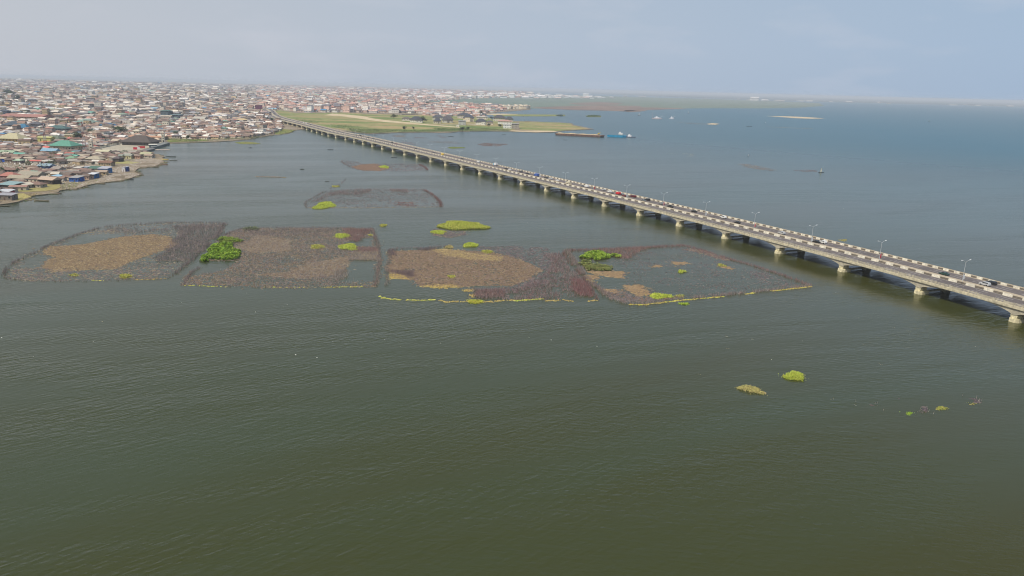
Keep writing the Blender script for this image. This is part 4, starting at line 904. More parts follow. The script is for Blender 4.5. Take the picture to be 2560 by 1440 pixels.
# --- farther oval with brown mat
e = enclosure('farther oval enclosure near the bridge with a brown mat and small lime patch', (950, 414))
o6 = q([(580, 105), (600, 140), (680, 185), (800, 230), (880, 238), (1100, 242), (1400, 245), (1680, 232), (1655, 195), (1580, 160), (1400, 150), (1180, 152), (1000, 150), (850, 160), (760, 120), (640, 105)])
fence_row(o6 + o6[:1], e, PURPLE + REDDISH[:1], 1.8, 2.2, (.6, 1.7)); fence_row(o6[7:10], e, REDDISH, 3, 5)
mat_area(q([(740, 190), (850, 160), (1000, 150), (1090, 172), (1180, 205), (1080, 240), (880, 238), (790, 215)]), 2.2, REDDISH[2:3] + BROWNS + [(.3, .18, .12)], e, thr=.1, seed=61, rmax=1.3)
mat_area(o6, .3, PURPLE + GREYB, e, thr=.4, seed=62, rmax=1.0, elong=2)
veg_clump(960.5, 417.5, 11, 3.4, 1.2, LIME, dens=10, label='small lime patch on the brown mat of the farther oval enclosure', name='hyacinth_clump', cat='plants', group=grp)
# --- reed island right of centre
e = enclosure('small ring of brown brush below the long yellow-green reed bed', (1126, 585))
o7 = q([(1780, 1000), (1800, 985), (1990, 1000), (2160, 1012), (2140, 1060), (1980, 1095), (1850, 1078), (1740, 1060)])
mat_area(o7, 1.1, PURPLE + REDDISH[2:3] + TAN[:2], e, thr=.25, seed=63, rmax=.9, elong=1.8); stick_area(o7, 1.2, .4, 1.2, PURPLE, e, thr=.3, seed=64); weed_fringe(o7[3:], 1.2, 2.5, TAN, e)
veg_clump(1157, 565, 60, 9.5, 2.0, LIME[:2] + YLIME, dens=16, label='long yellow-green reed bed alone in open water right of centre', name='reed_bed', cat='reeds', group=grp, blade=1.3, tilt=.04)
veg_clump(1097, 581, 18, 4.5, 1.3, LIME, label='small lime clump below the left end of the long reed bed', name='hyacinth_clump', cat='plants', group=grp)
# --- loose plants towards the right
veg_clump(1984.5, 941, 22, 9, 2.4, LIME, dens=26, label='spiky bright green clump drifting in open water at lower right', name='hyacinth_clump', cat='plants', group=grp, blade=.75)
veg_clump(1879, 974, 32, 6.5, 1.5, [(.45, .42, .14), (.5, .42, .18), (.36, .34, .10)], dens=22, label='long straw-yellow raft of weeds left of the spiky green clump', name='weed_patch', cat='weeds', group=grp, tilt=.22, blade=.6)
veg_clump(2351, 1021, 15, 4, .6, YLIME, dens=14, label='flat yellow-green tuft in the line of drifting weeds at lower right', name='weed_patch', cat='weeds', group=grp, blade=.5)
veg_clump(2272, 1034.5, 8, 3, .5, [(.25, .45, .02), (.33, .5, .04)], dens=14, label='tiny vivid green tuft left of the flat yellow-green one', name='weed_patch', cat='weeds', group=grp, blade=.4)
veg_clump(2429, 1009, 11, 2.2, .4, YLIME, dens=7, label='thin tuft at the right end of the drifting line of weeds', name='weed_patch', cat='weeds', group=grp, blade=.4)
veg_clump(2109, 600.5, 11, 2.6, .3, [(.40, .36, .04), (.44, .38, .06)], dens=8, label='flat yellow weed disc just beyond the bridge on the right', name='weed_patch', cat='weeds', group=grp, blade=.4, up=.3)
veg_clump(1352, 768.5, 5, 1.2, .3, TAN, dens=8, label='tiny straw scrap below the third enclosure', name='weed_patch', cat='weeds', group=grp, blade=.3)
veg_clump(1400, 289.3, 8, 1.6, 4, [(.06, .10, .05), (.05, .08, .04)], dens=.6, label='dark bush on the thin island beyond the meadow', name='bush', cat='bush', blade=3)
veg_clump(1483, 290.6, 17, 1.8, 5, [(.06, .11, .05), (.08, .13, .06)], dens=.5, label='low wooded islet in the lagoon behind the moored barges', name='bush', cat='bush', blade=3)
veg_clump(1139, 369.5, 22, 1.6, 1.0, [(.2, .27, .05), (.26, .3, .08)], dens=3, label='flat green weed strip just behind the bridge railings', name='weed_patch', cat='weeds', group=grp, blade=1.0)
# dead twigs and brush beyond the bridge and in the open
dead = [(q, 0) for q in ()]
def brush_patch(pts, ox, oy, k, cols, dens, label, stk=.3, thr=.3, rmax=1.2):
    pg = poly(pts, ox, oy, k); m = np.array(pg).mean(0); o = empty('brush_patch', float(m[0]), float(m[1]), 0, 0, label, 'brush')
    mat_area(pg, dens * .55, cols, o, thr=thr + .12, seed=int(pts[0][0]) % 97, rmax=rmax * .8, elong=2.2)
    stick_area(pg, stk, .5, 1.6, cols, o, thr=thr, seed=int(pts[0][0]) % 97)
    return o
brush_patch([(1780, 860), (1900, 840), (2050, 850), (2180, 855), (2060, 885), (1880, 880)], 860, 200, 5.333, REDDISH[2:3] + PURPLE + BROWNS[3:], 1.0, 'reddish brush patch in the water behind the middle of the bridge', thr=.2)
brush_patch([(640, 740), (720, 728), (830, 740), (800, 760), (680, 760)], 860, 200, 5.333, PURPLE + TAN, .4, 'round brown ring of brush near the peninsula shore behind the bridge')
brush_patch([(940, 765), (1100, 768), (1110, 776), (950, 776)], 860, 200, 5.333, PURPLE, .5, 'thin dark line of stakes near the peninsula shore', thr=.1)
brush_patch([(760, 820), (900, 835), (1000, 865), (900, 860), (780, 840)], 860, 200, 5.333, PURPLE + REDDISH, .4, 'dark brush directly behind the far barrier of the bridge')
brush_patch([(1250, 735), (1310, 745), (1370, 775), (1310, 775), (1240, 750)], 860, 200, 5.333, PURPLE, .3, 'scattered dark stakes off the peninsula shore below the villas')
brush_patch([(1130, 815), (1470, 815), (1560, 850), (1400, 850), (1130, 830)], 860, 200, 5.333, PURPLE + GREYB, .15, 'loose dark brush between the bridge and the villas', thr=.4)
brush_patch([(570, 1010), (700, 1015), (850, 1040), (1050, 1085), (1030, 1105), (850, 1090), (650, 1055)], 1740, 220, 5.333, REDDISH[2:3] + TAN + PURPLE, .45, 'long thin brown brush drift in the open lagoon at right')
brush_patch([(1300, 1100), (1450, 1090), (1610, 1095), (1600, 1120), (1440, 1125)], 1740, 220, 5.333, PURPLE + REDDISH, .5, 'dark brush drift beside the nearest sailing boat')
brush_patch([(2110, 985), (2540, 985), (2530, 1015), (2420, 1025), (2480, 990)], 1260, 200, 5.333, REDDISH[2:3] + TAN, .15, 'faint brown outline of stakes in open water right of centre', thr=.45)
brush_patch([(2270, 560), (2500, 572), (2800, 590), (2850, 600), (2500, 590)], 1260, 200, 5.333, PURPLE + GREYB, .12, 'very thin dark stake line beyond the dredgers', thr=.4)
brush_patch([(1640, 465), (1670, 460), (1700, 485), (1655, 490)], 1500, 820, 2.415, PURPLE, 2, 'pale dead twigs left in the line of drifting weeds', stk=3)
brush_patch([(1905, 510), (1960, 490), (1950, 520), (1910, 522)], 1500, 820, 2.415, PURPLE, 2, 'dark dead twigs between the vivid and the flat tuft', stk=3)
brush_patch([(2240, 440), (2285, 435), (2290, 452), (2240, 452)], 1500, 820, 2.415, PURPLE, 2, 'dark dead twigs at the right end of the drifting weeds', stk=3)
brush_patch([(450, 450), (560, 400), (630, 345), (640, 355), (560, 420), (460, 480)], 740, 380, 5.12, PURPLE, .35, 'string of dark stakes above the isolated long enclosure', thr=.3)
for i, (a, b_, lab) in enumerate([((1914, 317), (2036, 322.5), 'faint pale line of stakes below the pale sandbar'), ((640, 441.5), (712, 443.5), 'pale ripple of weed in the left of the lagoon')]):
    ln = [G(*a), G(*b_)]; m = ln[0]; o = empty('stake_line', m[0], m[1], 0, 0, lab, 'stakes')
    P = along(ln, 3.0, .8); tri_obj('stakes', [lumps(P, .3, .9, .5, TAN + GREYB, 3.0, 0.1)], M_TWIG, o, 'stuff')
# floating litter
P = np.array([G(rng.uniform(0, 2560), rng.uniform(330, 900)) for _ in range(110)]); P = P[~inside(P, lp)]
tri_obj('floating_litter', [lumps(P, .08, .22, .1, [(.7, .7, .68), (.6, .62, .58), (.35, .3, .2)], 2.0)], M_TWIG, None, 'stuff')
P = np.array([G(*p) for p in [(1815, 840), (1880, 848), (1820, 872), (1747, 936), (2160, 861), (2204, 911), (2082, 996), (2138, 1012), (2235, 819), (2162, 732), (2468, 856), (2437, 866), (600, 620), (1990, 735), (1925, 738)]])
P = np.concatenate([P + rng.normal(0, .35, P.shape) for _ in range(5)]); o = tri_obj('floating_litter', [lumps(P, .08, .2, .06, TAN + [(.6, .58, .5)], 2.0)], M_TWIG, None, 'stuff')
# ================================================================ CITY
ROOFC = [(.17, .110, .088), (.145, .10, .082), (.20, .135, .105), (.12, .09, .075), (.30, .24, .18), (.36, .31, .24), (.42, .38, .31), (.28, .22, .17), (.22, .19, .165), (.48, .45, .40), (.27, .16, .13), (.26, .24, .21)]
ROOFN = ['dark rust', 'rust-brown', 'brown', 'dark brown', 'dusty tan', 'sandy', 'pale beige', 'dull tan', 'grey-brown', 'bright pale', 'reddish', 'grey']
WALLC = [(.52, .46, .36), (.40, .35, .29), (.60, .57, .49), (.28, .22, .17), (.46, .36, .22), (.40, .28, .22), (.60, .58, .52), (.22, .19, .17)]
WALLN = ['cream', 'mud-grey', 'off-white', 'brown', 'ochre', 'pinkish', 'white', 'dark']
ACC = [((.05, .22, .42), 'blue'), ((.12, .30, .24), 'green'), ((.45, .12, .10), 'red'), ((.25, .40, .50), 'pale blue'), ((.10, .13, .15), 'slate'), ((.30, .38, .28), 'pale green')]
def unit_box():
    b = MB(); b.box(-.5, .5, -.5, .5, 0, 1); return b.mesh('walls', M_OBJ)
def unit_roof(hip):
    e = .5 * (1 - hip); b = MB(); t = .035
    vs = [(-.56, -.58, -t), (.56, -.58, -t), (.56, .58, -t), (-.56, .58, -t), (-.56 if hip == 0 else -e, 0, 1), (.56 if hip == 0 else e, 0, 1), (-.56, -.58, -.12), (.56, -.58, -.12), (.56, .58, -.12), (-.56, .58, -.12)]
    b.add(vs, [(0, 1, 5, 4), (2, 3, 4, 5), (1, 2, 5), (3, 0, 4), (6, 7, 1, 0), (7, 8, 2, 1), (8, 9, 3, 2), (9, 6, 0, 3), (9, 8, 7, 6)]); return b.mesh('roof', M_OBJ)
def unit_shed():
    b = MB(); vs = [(-.56, -.58, -.05), (.56, -.58, -.05), (.56, .58, .9), (-.56, .58, .9), (-.56, -.58, .05), (.56, -.58, .05), (.56, .58, 1), (-.56, .58, 1)]
    b.add(vs, [(3, 2, 1, 0), (4, 5, 6, 7), (0, 1, 5, 4), (1, 2, 6, 5), (2, 3, 7, 6), (3, 0, 4, 7)]); return b.mesh('roof', M_OBJ)
def win_mesh():
    b = MB(); b.box(-.5, .5, -.06, .04, -.5, .5); return b.mesh('window', M_GLASS)
def frame_mesh():
    b = MB()
    for a in ((-.58, -.48, -.58, .58), (.48, .58, -.58, .58), (-.475, .475, -.58, -.48), (-.475, .475, .48, .58)): b.box(a[0], a[1], -.10, .03, a[2], a[3])
    return b.mesh('frame', M_WHITE)
UB, UG, UH, USH, UW, UF = unit_box(), unit_roof(0.0), unit_roof(0.62), unit_shed(), win_mesh(), frame_mesh()
UD = None
b_ = MB(); b_.box(-.5, .5, -.05, .03, 0, 1); UD = b_.mesh('door', M_OBJ)
GZ = 0.6
def house(x, y, rz, W, D, H, RH, style, wc, rc, label, name='house', cat='house', group=None, storeys=1, z=GZ, nwin=3, frames=False, wcol2=None):
    o = empty(name, x, y, z, rz, label, cat, group)
    link('walls', UB, o, color=wc, scale=(W, D, H), loc=(0, 0, -.1))
    link('roof', {'gable': UG, 'hip': UH, 'lean-to': USH}[style], o, color=rc, scale=(W, D, RH), loc=(0, 0, H - .1 + (.12 * RH if style != 'lean-to' else .05 * RH)))
    for fl in range(storeys):
        hh = H / storeys; zc = fl * hh + hh * .55
        for k in range(nwin):
            xx = (-.5 + (k + .5) / nwin) * W
            if fl == 0 and k == nwin // 2:
                link('door', UD, o, color=(.12, .08, .06), scale=(min(1.1, W * .14), 1, min(2.0, H * .72)), loc=(xx, -D / 2 - .01, 0)); continue
            ww = link('window', UW, o, scale=(min(1.3, W / nwin * .42), 1, hh * .36), loc=(xx, -D / 2 - .01, zc))
            if frames: link('frame', UF, ww)
        for sg in (-1, 1):
            for k in range(max(1, nwin // 2)):
                link('window', UW, o, scale=(min(1.2, D * .16), 1, hh * .34), loc=(sg * (W / 2 + .01), (-.5 + (k + .5) / max(1, nwin // 2)) * D, zc), rz=math.pi / 2 * sg)
    return o
# ------- landmarks the eye picks out, with places other houses are described by
LM = []
keep = []           # footprints to keep clear
def lmk(name, px, py, r): 
    g = G(px, py); LM.append((name, g[0], g[1])); keep.append((g[0], g[1], r)); return g
def slope_rz(px, py): return 0.0
def special(px, py, W, D, H, RH, style, wc, rc, label, short=None, rz=-.1, storeys=1, nwin=3, name='house', cat='house', r=None, **k):
    g = G(px, py, GZ); keep.append((g[0], g[1] + D * .5, r or max(W, D) * .55))
    if short: LM.append((short, g[0], g[1]))
    c, s_ = math.cos(rz), math.sin(rz)
    return house(g[0] - s_ * D / 2, g[1] + c * D / 2, rz, W, D, H, RH, style, wc, rc, label, name=name, cat=cat, storeys=storeys, nwin=nwin, **k)
# px, py = foot of the wall that faces us
special(152, 378.5, 26, 18.8, 6.2, 5.48, 'hip', (.50, .43, .28), (.10, .27, .20), 'big hall with sea-green hipped roof and cream wall, left of white lookout tower', 'sea-green roofed hall', nwin=7, name='hall', cat='hall')
special(188, 374, 15, 8.1, 4.5, 2.32, 'hip', (.40, .34, .26), (.10, .25, .19), 'low sea-green roofed annexe attached right of the big green-roofed hall', None, nwin=4, name='hall', cat='annexe')
special(340, 363.5, 37, 25, 4.0, 7.5, 'hip', (.10, .08, .07), (.085, .07, .062), 'wide pavilion with dark brown hipped roof standing in the walled waterfront yard', 'dark pavilion', nwin=8, name='pavilion', cat='pavilion', rz=-.05)
special(22, 360, 27, 19, 6.5, 6.09, 'hip', (.55, .42, .18), (.42, .38, .24), 'large ochre building with pale straw hipped roof at the left edge', 'straw-roofed ochre building', nwin=6, name='hall', cat='building', storeys=2)
special(111, 358.5, 18, 9.0, 7.3, 1.48, 'gable', (.48, .46, .17), (.40, .39, .16), 'bright yellow-green blank building behind the nearer lattice mast', 'yellow building', nwin=2, cat='building')
special(112, 364, 15, 7.5, 4.0, 1.31, 'hip', (.50, .20, .10), (.48, .16, .09), 'orange-red awning building in front of the yellow building', None, nwin=4, cat='building')
special(131, 356, 19, 14.5, 5.0, 3.55, 'hip', (.13, .14, .10), (.12, .15, .11), 'dull olive hipped roof hall right of the yellow building', None, nwin=4, name='hall', cat='building')
special(54, 300, 76, 38.0, 6.4, 4.26, 'gable', (.50, .34, .22), (.34, .165, .135), 'very long salmon-pink roofed block at the left edge of the city', 'long salmon roof', nwin=14, storeys=2, name='hall', cat='building', rz=-.04)
special(30, 321, 30, 18.0, 5.4, 5.45, 'hip', (.10, .12, .15), (.055, .075, .10), 'broad navy hipped roof building left of the bright blue roof', None, nwin=6, cat='building')
special(54, 327.5, 17, 11.0, 5.0, 5.05, 'hip', (.12, .16, .2), (.03, .14, .25), 'pyramid-like bright blue roof in the left of the city', 'bright blue pyramid roof', nwin=4, cat='building')
special(86, 322, 21, 12.8, 7.4, 3.33, 'hip', (.13, .14, .17), (.085, .085, .10), 'tall slate-grey hall directly right of the bright blue roof', None, nwin=6, storeys=2, cat='building')
special(140, 333, 31, 15.5, 7.1, 4.16, 'hip', (.18, .23, .25), (.06, .12, .12), 'wide dark teal building behind the nearer lattice mast', 'dark teal building', nwin=10, storeys=2, cat='building')
special(267, 321, 23, 11.5, 5.0, 3.91, 'hip', (.30, .30, .28), (.03, .15, .30), 'bright cobalt blue hipped roof in the middle of the left city', 'cobalt blue roof', nwin=5, cat='building', rz=.02)
special(212, 312.5, 32, 16.0, 5.1, 4.99, 'hip', (.42, .38, .30), (.19, .27, .23), 'long pale green hipped roof behind the farther lattice mast', 'pale green roof', nwin=7, cat='building')
special(193, 332, 9.5, 8.9, 7.2, 2.13, 'hip', (.52, .42, .30), (.36, .32, .24), 'cream two-storey house with square dark windows behind the farther mast', None, nwin=3, storeys=2)
special(175, 350, 15, 7.5, 6.5, 1.42, 'gable', (.52, .38, .18), (.34, .31, .22), 'ochre two-storey block with a row of windows right of the yellow building', None, nwin=6, storeys=2, cat='building')
special(121, 385.5, 17, 8.5, 3.5, 2.55, 'gable', (.14, .12, .11), (.20, .34, .44), 'light blue curved sheet roof shed in front of the green-roofed hall', 'light blue roofed shed', nwin=3, name='shed', cat='shed', rz=-.12)
special(110, 427.5, 11.5, 8.3, 4.6, 1.86, 'gable', (.035, .07, .27), (.26, .34, .40), 'navy blue shed with gabled sheet roof on the rubbish ground', 'navy shed', nwin=5, name='shed', cat='shed', rz=-.12, nowin=0) if False else special(110, 427.5, 11.5, 8.3, 4.6, 1.86, 'gable', (.035, .07, .27), (.26, .34, .40), 'navy blue shed with gabled sheet roof on the rubbish ground', 'navy shed', nwin=5, name='shed', cat='shed', rz=-.12)
special(257, 433, 9.2, 7.4, 4.2, 1.39, 'lean-to', (.02, .16, .40), (.36, .37, .42), 'bright blue shed with pale lean-to roof by the rubbish shore', 'bright blue shed', nwin=3, name='shed', cat='shed', rz=-.12)
special(235, 429.5, 9.5, 8.9, 3.0, 1.85, 'gable', (.2, .2, .18), (.07, .14, .11), 'dark green roofed shack touching the bright blue shed', None, nwin=2, name='shack', cat='shack')
special(184, 454.5, 8, 8.2, 3.4, 1.03, 'lean-to', (.03, .12, .42), (.30, .30, .30), 'blue-walled kiosk with grey sloping roof near the water edge', 'blue kiosk with grey roof', nwin=4, name='kiosk', cat='kiosk', rz=-.14)
special(228, 446, 6.2, 6.6, 3.6, 0.91, 'lean-to', (.02, .11, .28), (.55, .57, .60), 'deep blue hut with shining white roof right of the blue kiosk', None, nwin=2, name='hut', cat='hut')
special(309, 429, 3, 3.2, 4.0, 0.36, 'lean-to', (.62, .60, .60), (.45, .42, .42), 'small white and navy hut alone on the rubbish ground near the tip', 'lone white hut', nwin=1, name='hut', cat='hut')
special(315, 428.8, 2.8, 3.6, 4.2, 0.43, 'lean-to', (.03, .06, .22), (.30, .32, .38), 'narrow navy hut touching the lone white hut', None, nwin=1, name='hut', cat='hut')
special(192, 428.5, 6.2, 6.2, 3.4, 0.58, 'lean-to', (.72, .70, .64), (.55, .52, .46), 'white-walled hut with two dark openings left of the cobalt cabin', 'white hut with dark openings', nwin=2, name='hut', cat='hut')
special(212, 427.5, 5, 5.9, 3.4, 0.54, 'lean-to', (.02, .16, .40), (.30, .33, .36), 'cobalt cabin beside the white hut with dark openings', None, nwin=2, name='hut', cat='hut')
special(5, 405, 6, 7.3, 3.4, 1.18, 'gable', (.02, .10, .45), (.40, .33, .24), 'vivid blue-walled shack at the left edge of the shanty', 'vivid blue shack', nwin=1, name='shack', cat='shack')
special(17, 449, 13, 8.7, 3.0, 2.66, 'hip', (.35, .12, .10), (.36, .15, .12), 'coral-red roofed house at the left edge near the shore', 'coral-red roof', nwin=3)
special(44, 454.5, 17, 8.5, 2.8, 2.18, 'gable', (.22, .20, .17), (.32, .28, .21), 'long grey-tan roofed shelter beside the coral-red roof', None, nwin=3, name='shed', cat='shed', rz=-.1)
special(70, 446.5, 18, 10.5, 3.0, 2.58, 'gable', (.20, .18, .16), (.30, .27, .21), 'broad khaki roofed shelter behind the long grey-tan one', None, nwin=3, name='shed', cat='shed', rz=-.1)
special(14, 473, 13, 9.9, 3.4, 1.47, 'lean-to', (.06, .055, .05), (.22, .32, .33), 'dark timber shed with teal-grey roof at the left edge', 'dark timber shed', nwin=3, name='shed', cat='shed', rz=-.25)
special(114, 460.5, 14.5, 8.6, 3.6, 1.90, 'gable', (.07, .055, .05), (.44, .34, .26), 'dark open-fronted shed with pale peach gable roof near the grass bank', 'dark open-fronted shed', nwin=4, name='shed', cat='shed', rz=-.3)
special(9, 488.5, 9, 5.8, 2.8, 1.15, 'lean-to', (.30, .06, .08), (.46, .47, .50), 'silvery roofed shack with a red wall at the left edge', 'silvery roofed shack', nwin=2, name='shack', cat='shack')
special(12, 500.5, 10.5, 6.3, 3.6, 0.92, 'lean-to', (.20, .17, .14), (.30, .30, .33), 'nearest shack at the left edge with grey roof and open front', None, nwin=3, name='shack', cat='shack', rz=-.05)
special(262, 375.5 + 40, 13, 7.1, 3.4, 1.75, 'gable', (.42, .34, .22), (.20, .115, .08), 'ochre house with round dark windows under a rusty roof', 'ochre house with rusty roof', nwin=5)
special(232, 406, 16, 9.1, 3.2, 2.63, 'hip', (.3, .25, .2), (.36, .32, .24), 'broad beige hipped roof house behind the ochre house', None, nwin=4)
special(319, 396.5, 8.2, 6.1, 3.2, 1.65, 'gable', (.56, .52, .28), (.28, .29, .24), 'lemon-walled house with grey roof right of the smaller lemon one', 'lemon-walled house', nwin=3)
special(300, 396.5, 5.2, 6.8, 3.0, 1.33, 'gable', (.56, .52, .30), (.24, .26, .22), 'smaller lemon-walled house left of the other lemon one', None, nwin=2)
special(342, 396.5, 7, 6.7, 2.8, 1.38, 'gable', (.52, .30, .20), (.22, .16, .13), 'salmon-walled low house right of the lemon-walled house', None, nwin=3)
special(363, 393, 11.5, 6.5, 3.2, 2.03, 'gable', (.06, .08, .06), (.36, .36, .22), 'dark hut with pale olive roof near the point', 'pale olive roofed hut', nwin=3, name='hut', cat='hut')
special(290, 405, 7.5, 7.9, 3.6, 1.83, 'hip', (.08, .07, .07), (.11, .09, .09), 'black slumped roof hut left of the yellow grass strip', None, nwin=2, name='hut', cat='hut')
special(255, 385, 15, 7.5, 2.8, 1.69, 'gable', (.45, .42, .3), (.48, .46, .32), 'cream roofed long house just below the walled yard', 'cream roofed long house', nwin=4)
special(175, 403, 10.5, 8.2, 2.6, 2.26, 'hip', (.45, .44, .38), (.17, .28, .18), 'mid green hipped roof shack in the brown shanty', 'mid green roofed shack', nwin=2, name='shack', cat='shack')
special(168, 395, 10, 5.0, 3.2, 1.31, 'hip', (.15, .17, .17), (.16, .19, .18), 'slate grey-green roof just behind the mid green roofed shack', None, nwin=2)
special(15, 388, 16, 9.0, 3.0, 1.90, 'gable', (.4, .4, .35), (.30, .38, .27), 'faded mint green long roof near the left edge', 'faded mint roof', nwin=3)
special(340, 338, 11, 8.8, 5.9, 2.55, 'hip', (.52, .47, .36), (.48, .44, .35), 'tall cream house with pyramid roof behind the dark pavilion', 'tall cream house', nwin=2, storeys=2)
special(258, 340.5, 23, 11.5, 5.7, 0.59, 'lean-to', (.24, .24, .26), (.34, .33, .33), 'long grey unfinished block with two rows of dark openings', 'long grey block', nwin=7, storeys=2, cat='building')
special(535, 299.5, 25, 12.5, 8.9, 1.01, 'lean-to', (.28, .32, .42), (.36, .38, .42), 'long blue-grey warehouse block left of the billboard', 'blue-grey warehouse', nwin=12, storeys=3, cat='building')
special(497, 303, 24, 16.0, 5.1, 4.02, 'gable', (.16, .17, .15), (.40, .38, .33), 'dark shed with a curved pale end wall left of the blue-grey warehouse', None, nwin=6, name='shed', cat='building')
special(603, 306, 22, 13.0, 5.0, 2.97, 'hip', (.10, .10, .13), (.48, .38, .22), 'orange-tan roofed house over dark walls right of the warehouse', None, nwin=6, cat='building')
special(412, 295, 18, 20.0, 15.6, 1.78, 'lean-to', (.085, .12, .14), (.08, .14, .12), 'large dark green blocky building in the middle of the city', 'dark green blocky building', nwin=5, storeys=4, cat='building')
special(437, 300, 20, 18.0, 10.6, 1.78, 'lean-to', (.13, .16, .20), (.12, .17, .18), 'dark blue-grey wing right of the dark green blocky building', None, nwin=7, storeys=3, cat='building')
special(95, 232, 27, 15.4, 21.1, 2.45, 'lean-to', (.52, .46, .38), (.50, .46, .40), 'tall beige tower block far off on the left skyline', 'far beige tower block', nwin=5, storeys=6, cat='building')
special(227, 240, 21, 16.8, 23.3, 2.61, 'lean-to', (.62, .62, .60), (.60, .60, .58), 'tall white block far off right of the beige tower', 'far white block', nwin=4, storeys=6, cat='building')
special(335, 254, 29, 14.5, 10.0, 0.99, 'lean-to', (.60, .58, .55), (.52, .50, .48), 'long white block in the far left city', None, nwin=8, storeys=3, cat='building')
special(73, 272.5 + 6, 22, 11.0, 7.3, 1.52, 'hip', (.52, .48, .22), (.08, .09, .11), 'yellow long block with black roof in the far left city', None, nwin=8, storeys=2, cat='building')
special(178, 280, 28, 14.0, 7.9, 1.54, 'hip', (.50, .42, .34), (.16, .12, .12), 'long peach block under a dark roof in the far left city', None, nwin=10, storeys=3, cat='building')
special(10, 290.5, 17, 11.3, 11.7, 1.55, 'lean-to', (.06, .075, .11), (.10, .11, .14), 'dark navy block at the far left edge', None, nwin=4, storeys=3, cat='building')
# villas on the peninsula
def villa(px, py, W, D, H, RH, rc, wc, label, storeys=2, wing=None, rz=0.0, style='hip'):
    g = G(px, py, GZ); keep.append((g[0], g[1] + D * .5, W * .62)); gp = 'villas on the peninsula'
    wc = tuple(min(.8, c * 1.3) for c in wc); H = H if H < 8 else H * .8; RH *= .8
    o = house(g[0], g[1] + D / 2, rz, W, D, H, RH, style, wc, rc, label, name='villa', cat='villa', group=gp, storeys=storeys, nwin=5, frames=False)
    if wing:
        dx, W2, D2, H2, RH2 = wing
        link('wing', UB, o, color=wc, scale=(W2, D2, H2), loc=(dx, -D / 2 - D2 * .25, -.1)); link('roof', UH, o, color=rc, scale=(W2, D2, RH2), loc=(dx, -D / 2 - D2 * .25, H2 - .1 + .12 * RH2))
        for k in (-1, 1): link('window', UW, o, scale=(1.6, 1, 1.4), loc=(dx + k * W2 * .25, -D / 2 - D2 * .75 - .02, H2 * .55))
    return o
SL = (.055, .06, .075)
villa(1040, 306, 28, 17, 6, 9, SL, (.60, .58, .52), 'leftmost slate-roofed villa with a row of white windows', 1, (8, 16, 12, 5, 7))
villa(1015, 302, 20, 14, 6, 3, (.12, .10, .11), (.5, .46, .4), 'low pale-walled villa behind the leftmost slate roof', 1)
villa(1093, 308.5, 15, 12, 6, 8, SL, (.52, .46, .36), 'small slate-roofed villa left of the double-peaked one', 1, (-3, 10, 8, 5, 5))
villa(1094, 300, 26, 16, 8, 8, (.065, .07, .085), (.55, .52, .45), 'slate-roofed villa standing behind the small one', 2)
villa(1119, 306.5, 23, 18, 8, 12, (.085, .08, .09), (.40, .38, .34), 'brownish-slate villa with tall double-peaked roof', 2, (-6, 12, 10, 6, 8))
villa(1171, 304, 26, 20, 11, 9, (.05, .06, .085), (.58, .52, .40), 'largest cream villa with blue-slate roof and dark centre bay', 2, (-2, 14, 10, 11, 6))
villa(1160, 296, 36, 18, 10, 8, (.06, .065, .08), (.5, .46, .4), 'wide slate roof immediately behind the largest cream villa', 2)
villa(1155, 313, 16, 14, 11, 2, (.24, .24, .24), (.42, .42, .39), 'unfinished grey concrete villa without roof tiles in the front row', 3, None, 0, 'lean-to')
villa(1202, 312.5, 24, 16, 9, 8, SL, (.60, .58, .50), 'front-row white villa with balconies and a pointed slate roof', 2, (6, 9, 8, 8, 4))
villa(1225, 311.5, 14, 12, 6, 4, (.10, .10, .10), (.56, .50, .40), 'small cream villa tucked right of the balconied one', 1)
villa(1248, 303.5, 30, 20, 11, 8, (.06, .06, .07), (.5, .46, .38), 'slate-roofed villa at the back beside the water inlet', 2)
villa(1273, 305, 20, 14, 8, 8, (.05, .055, .065), (.5, .45, .4), 'pointed slate-roofed villa behind the pinkish roof', 2)
villa(1262, 310, 34, 16, 8, 4, (.42, .24, .20), (.62, .60, .54), 'white villa with long pinkish roof at the right of the cluster', 2)
villa(1268, 321, 18, 12, 10, 2, (.46, .45, .42), (.66, .64, .60), 'white flat block with a dark panel near the right end', 2, None, 0, 'lean-to')
villa(1288, 322, 15, 14, 13, 1, (.30, .29, .27), (.30, .27, .23), 'brown-grey unfinished block at the right end of the cluster', 3, None, 0, 'lean-to')
villa(1205, 298, 30, 14, 6, 3, (.42, .40, .36), (.5, .46, .4), 'long pale roofed villa behind the balconied one', 1)
villa(1064, 314.5, 4, 4, 3, .6, (.7, .7, .65), (.7, .7, .65), 'tiny white hut beside the sandy track', 1, None, 0, 'lean-to') if False else None
special(1144, 317, 5, 4, 2.6, .6, 'lean-to', (.68, .66, .58), (.6, .58, .5), 'tiny white hut at the end of the sandy track', None, nwin=1, name='hut', cat='hut', rz=0)
# yard walls of the villas
wallb = []
for i, (a, b2, lab) in enumerate([((1100, 312.5), (1150, 314), 'low concrete yard wall left of the unfinished villa'), ((1170, 312), (1190, 313.2), 'low concrete yard wall right of the unfinished villa'), ((1004, 287.0), (1045, 286.2), 'pale boundary wall at the back of the pasture, left'), ((905, 284.8), (1000, 286.2), 'long pale boundary wall between pasture and town')]):
    A, B = Vector(G(*a, GZ)), Vector(G(*b2, GZ)); L = (B - A).length; mb = MB(); mb.box(0, L, -.15, .15, 0, 2.2)
    o = mb.build('boundary_wall', M_CONC); o.location = (A.x, A.y, GZ); o.rotation_euler = (0, 0, math.atan2(B.y - A.y, B.x - A.x)); tag(o, lab, 'wall')

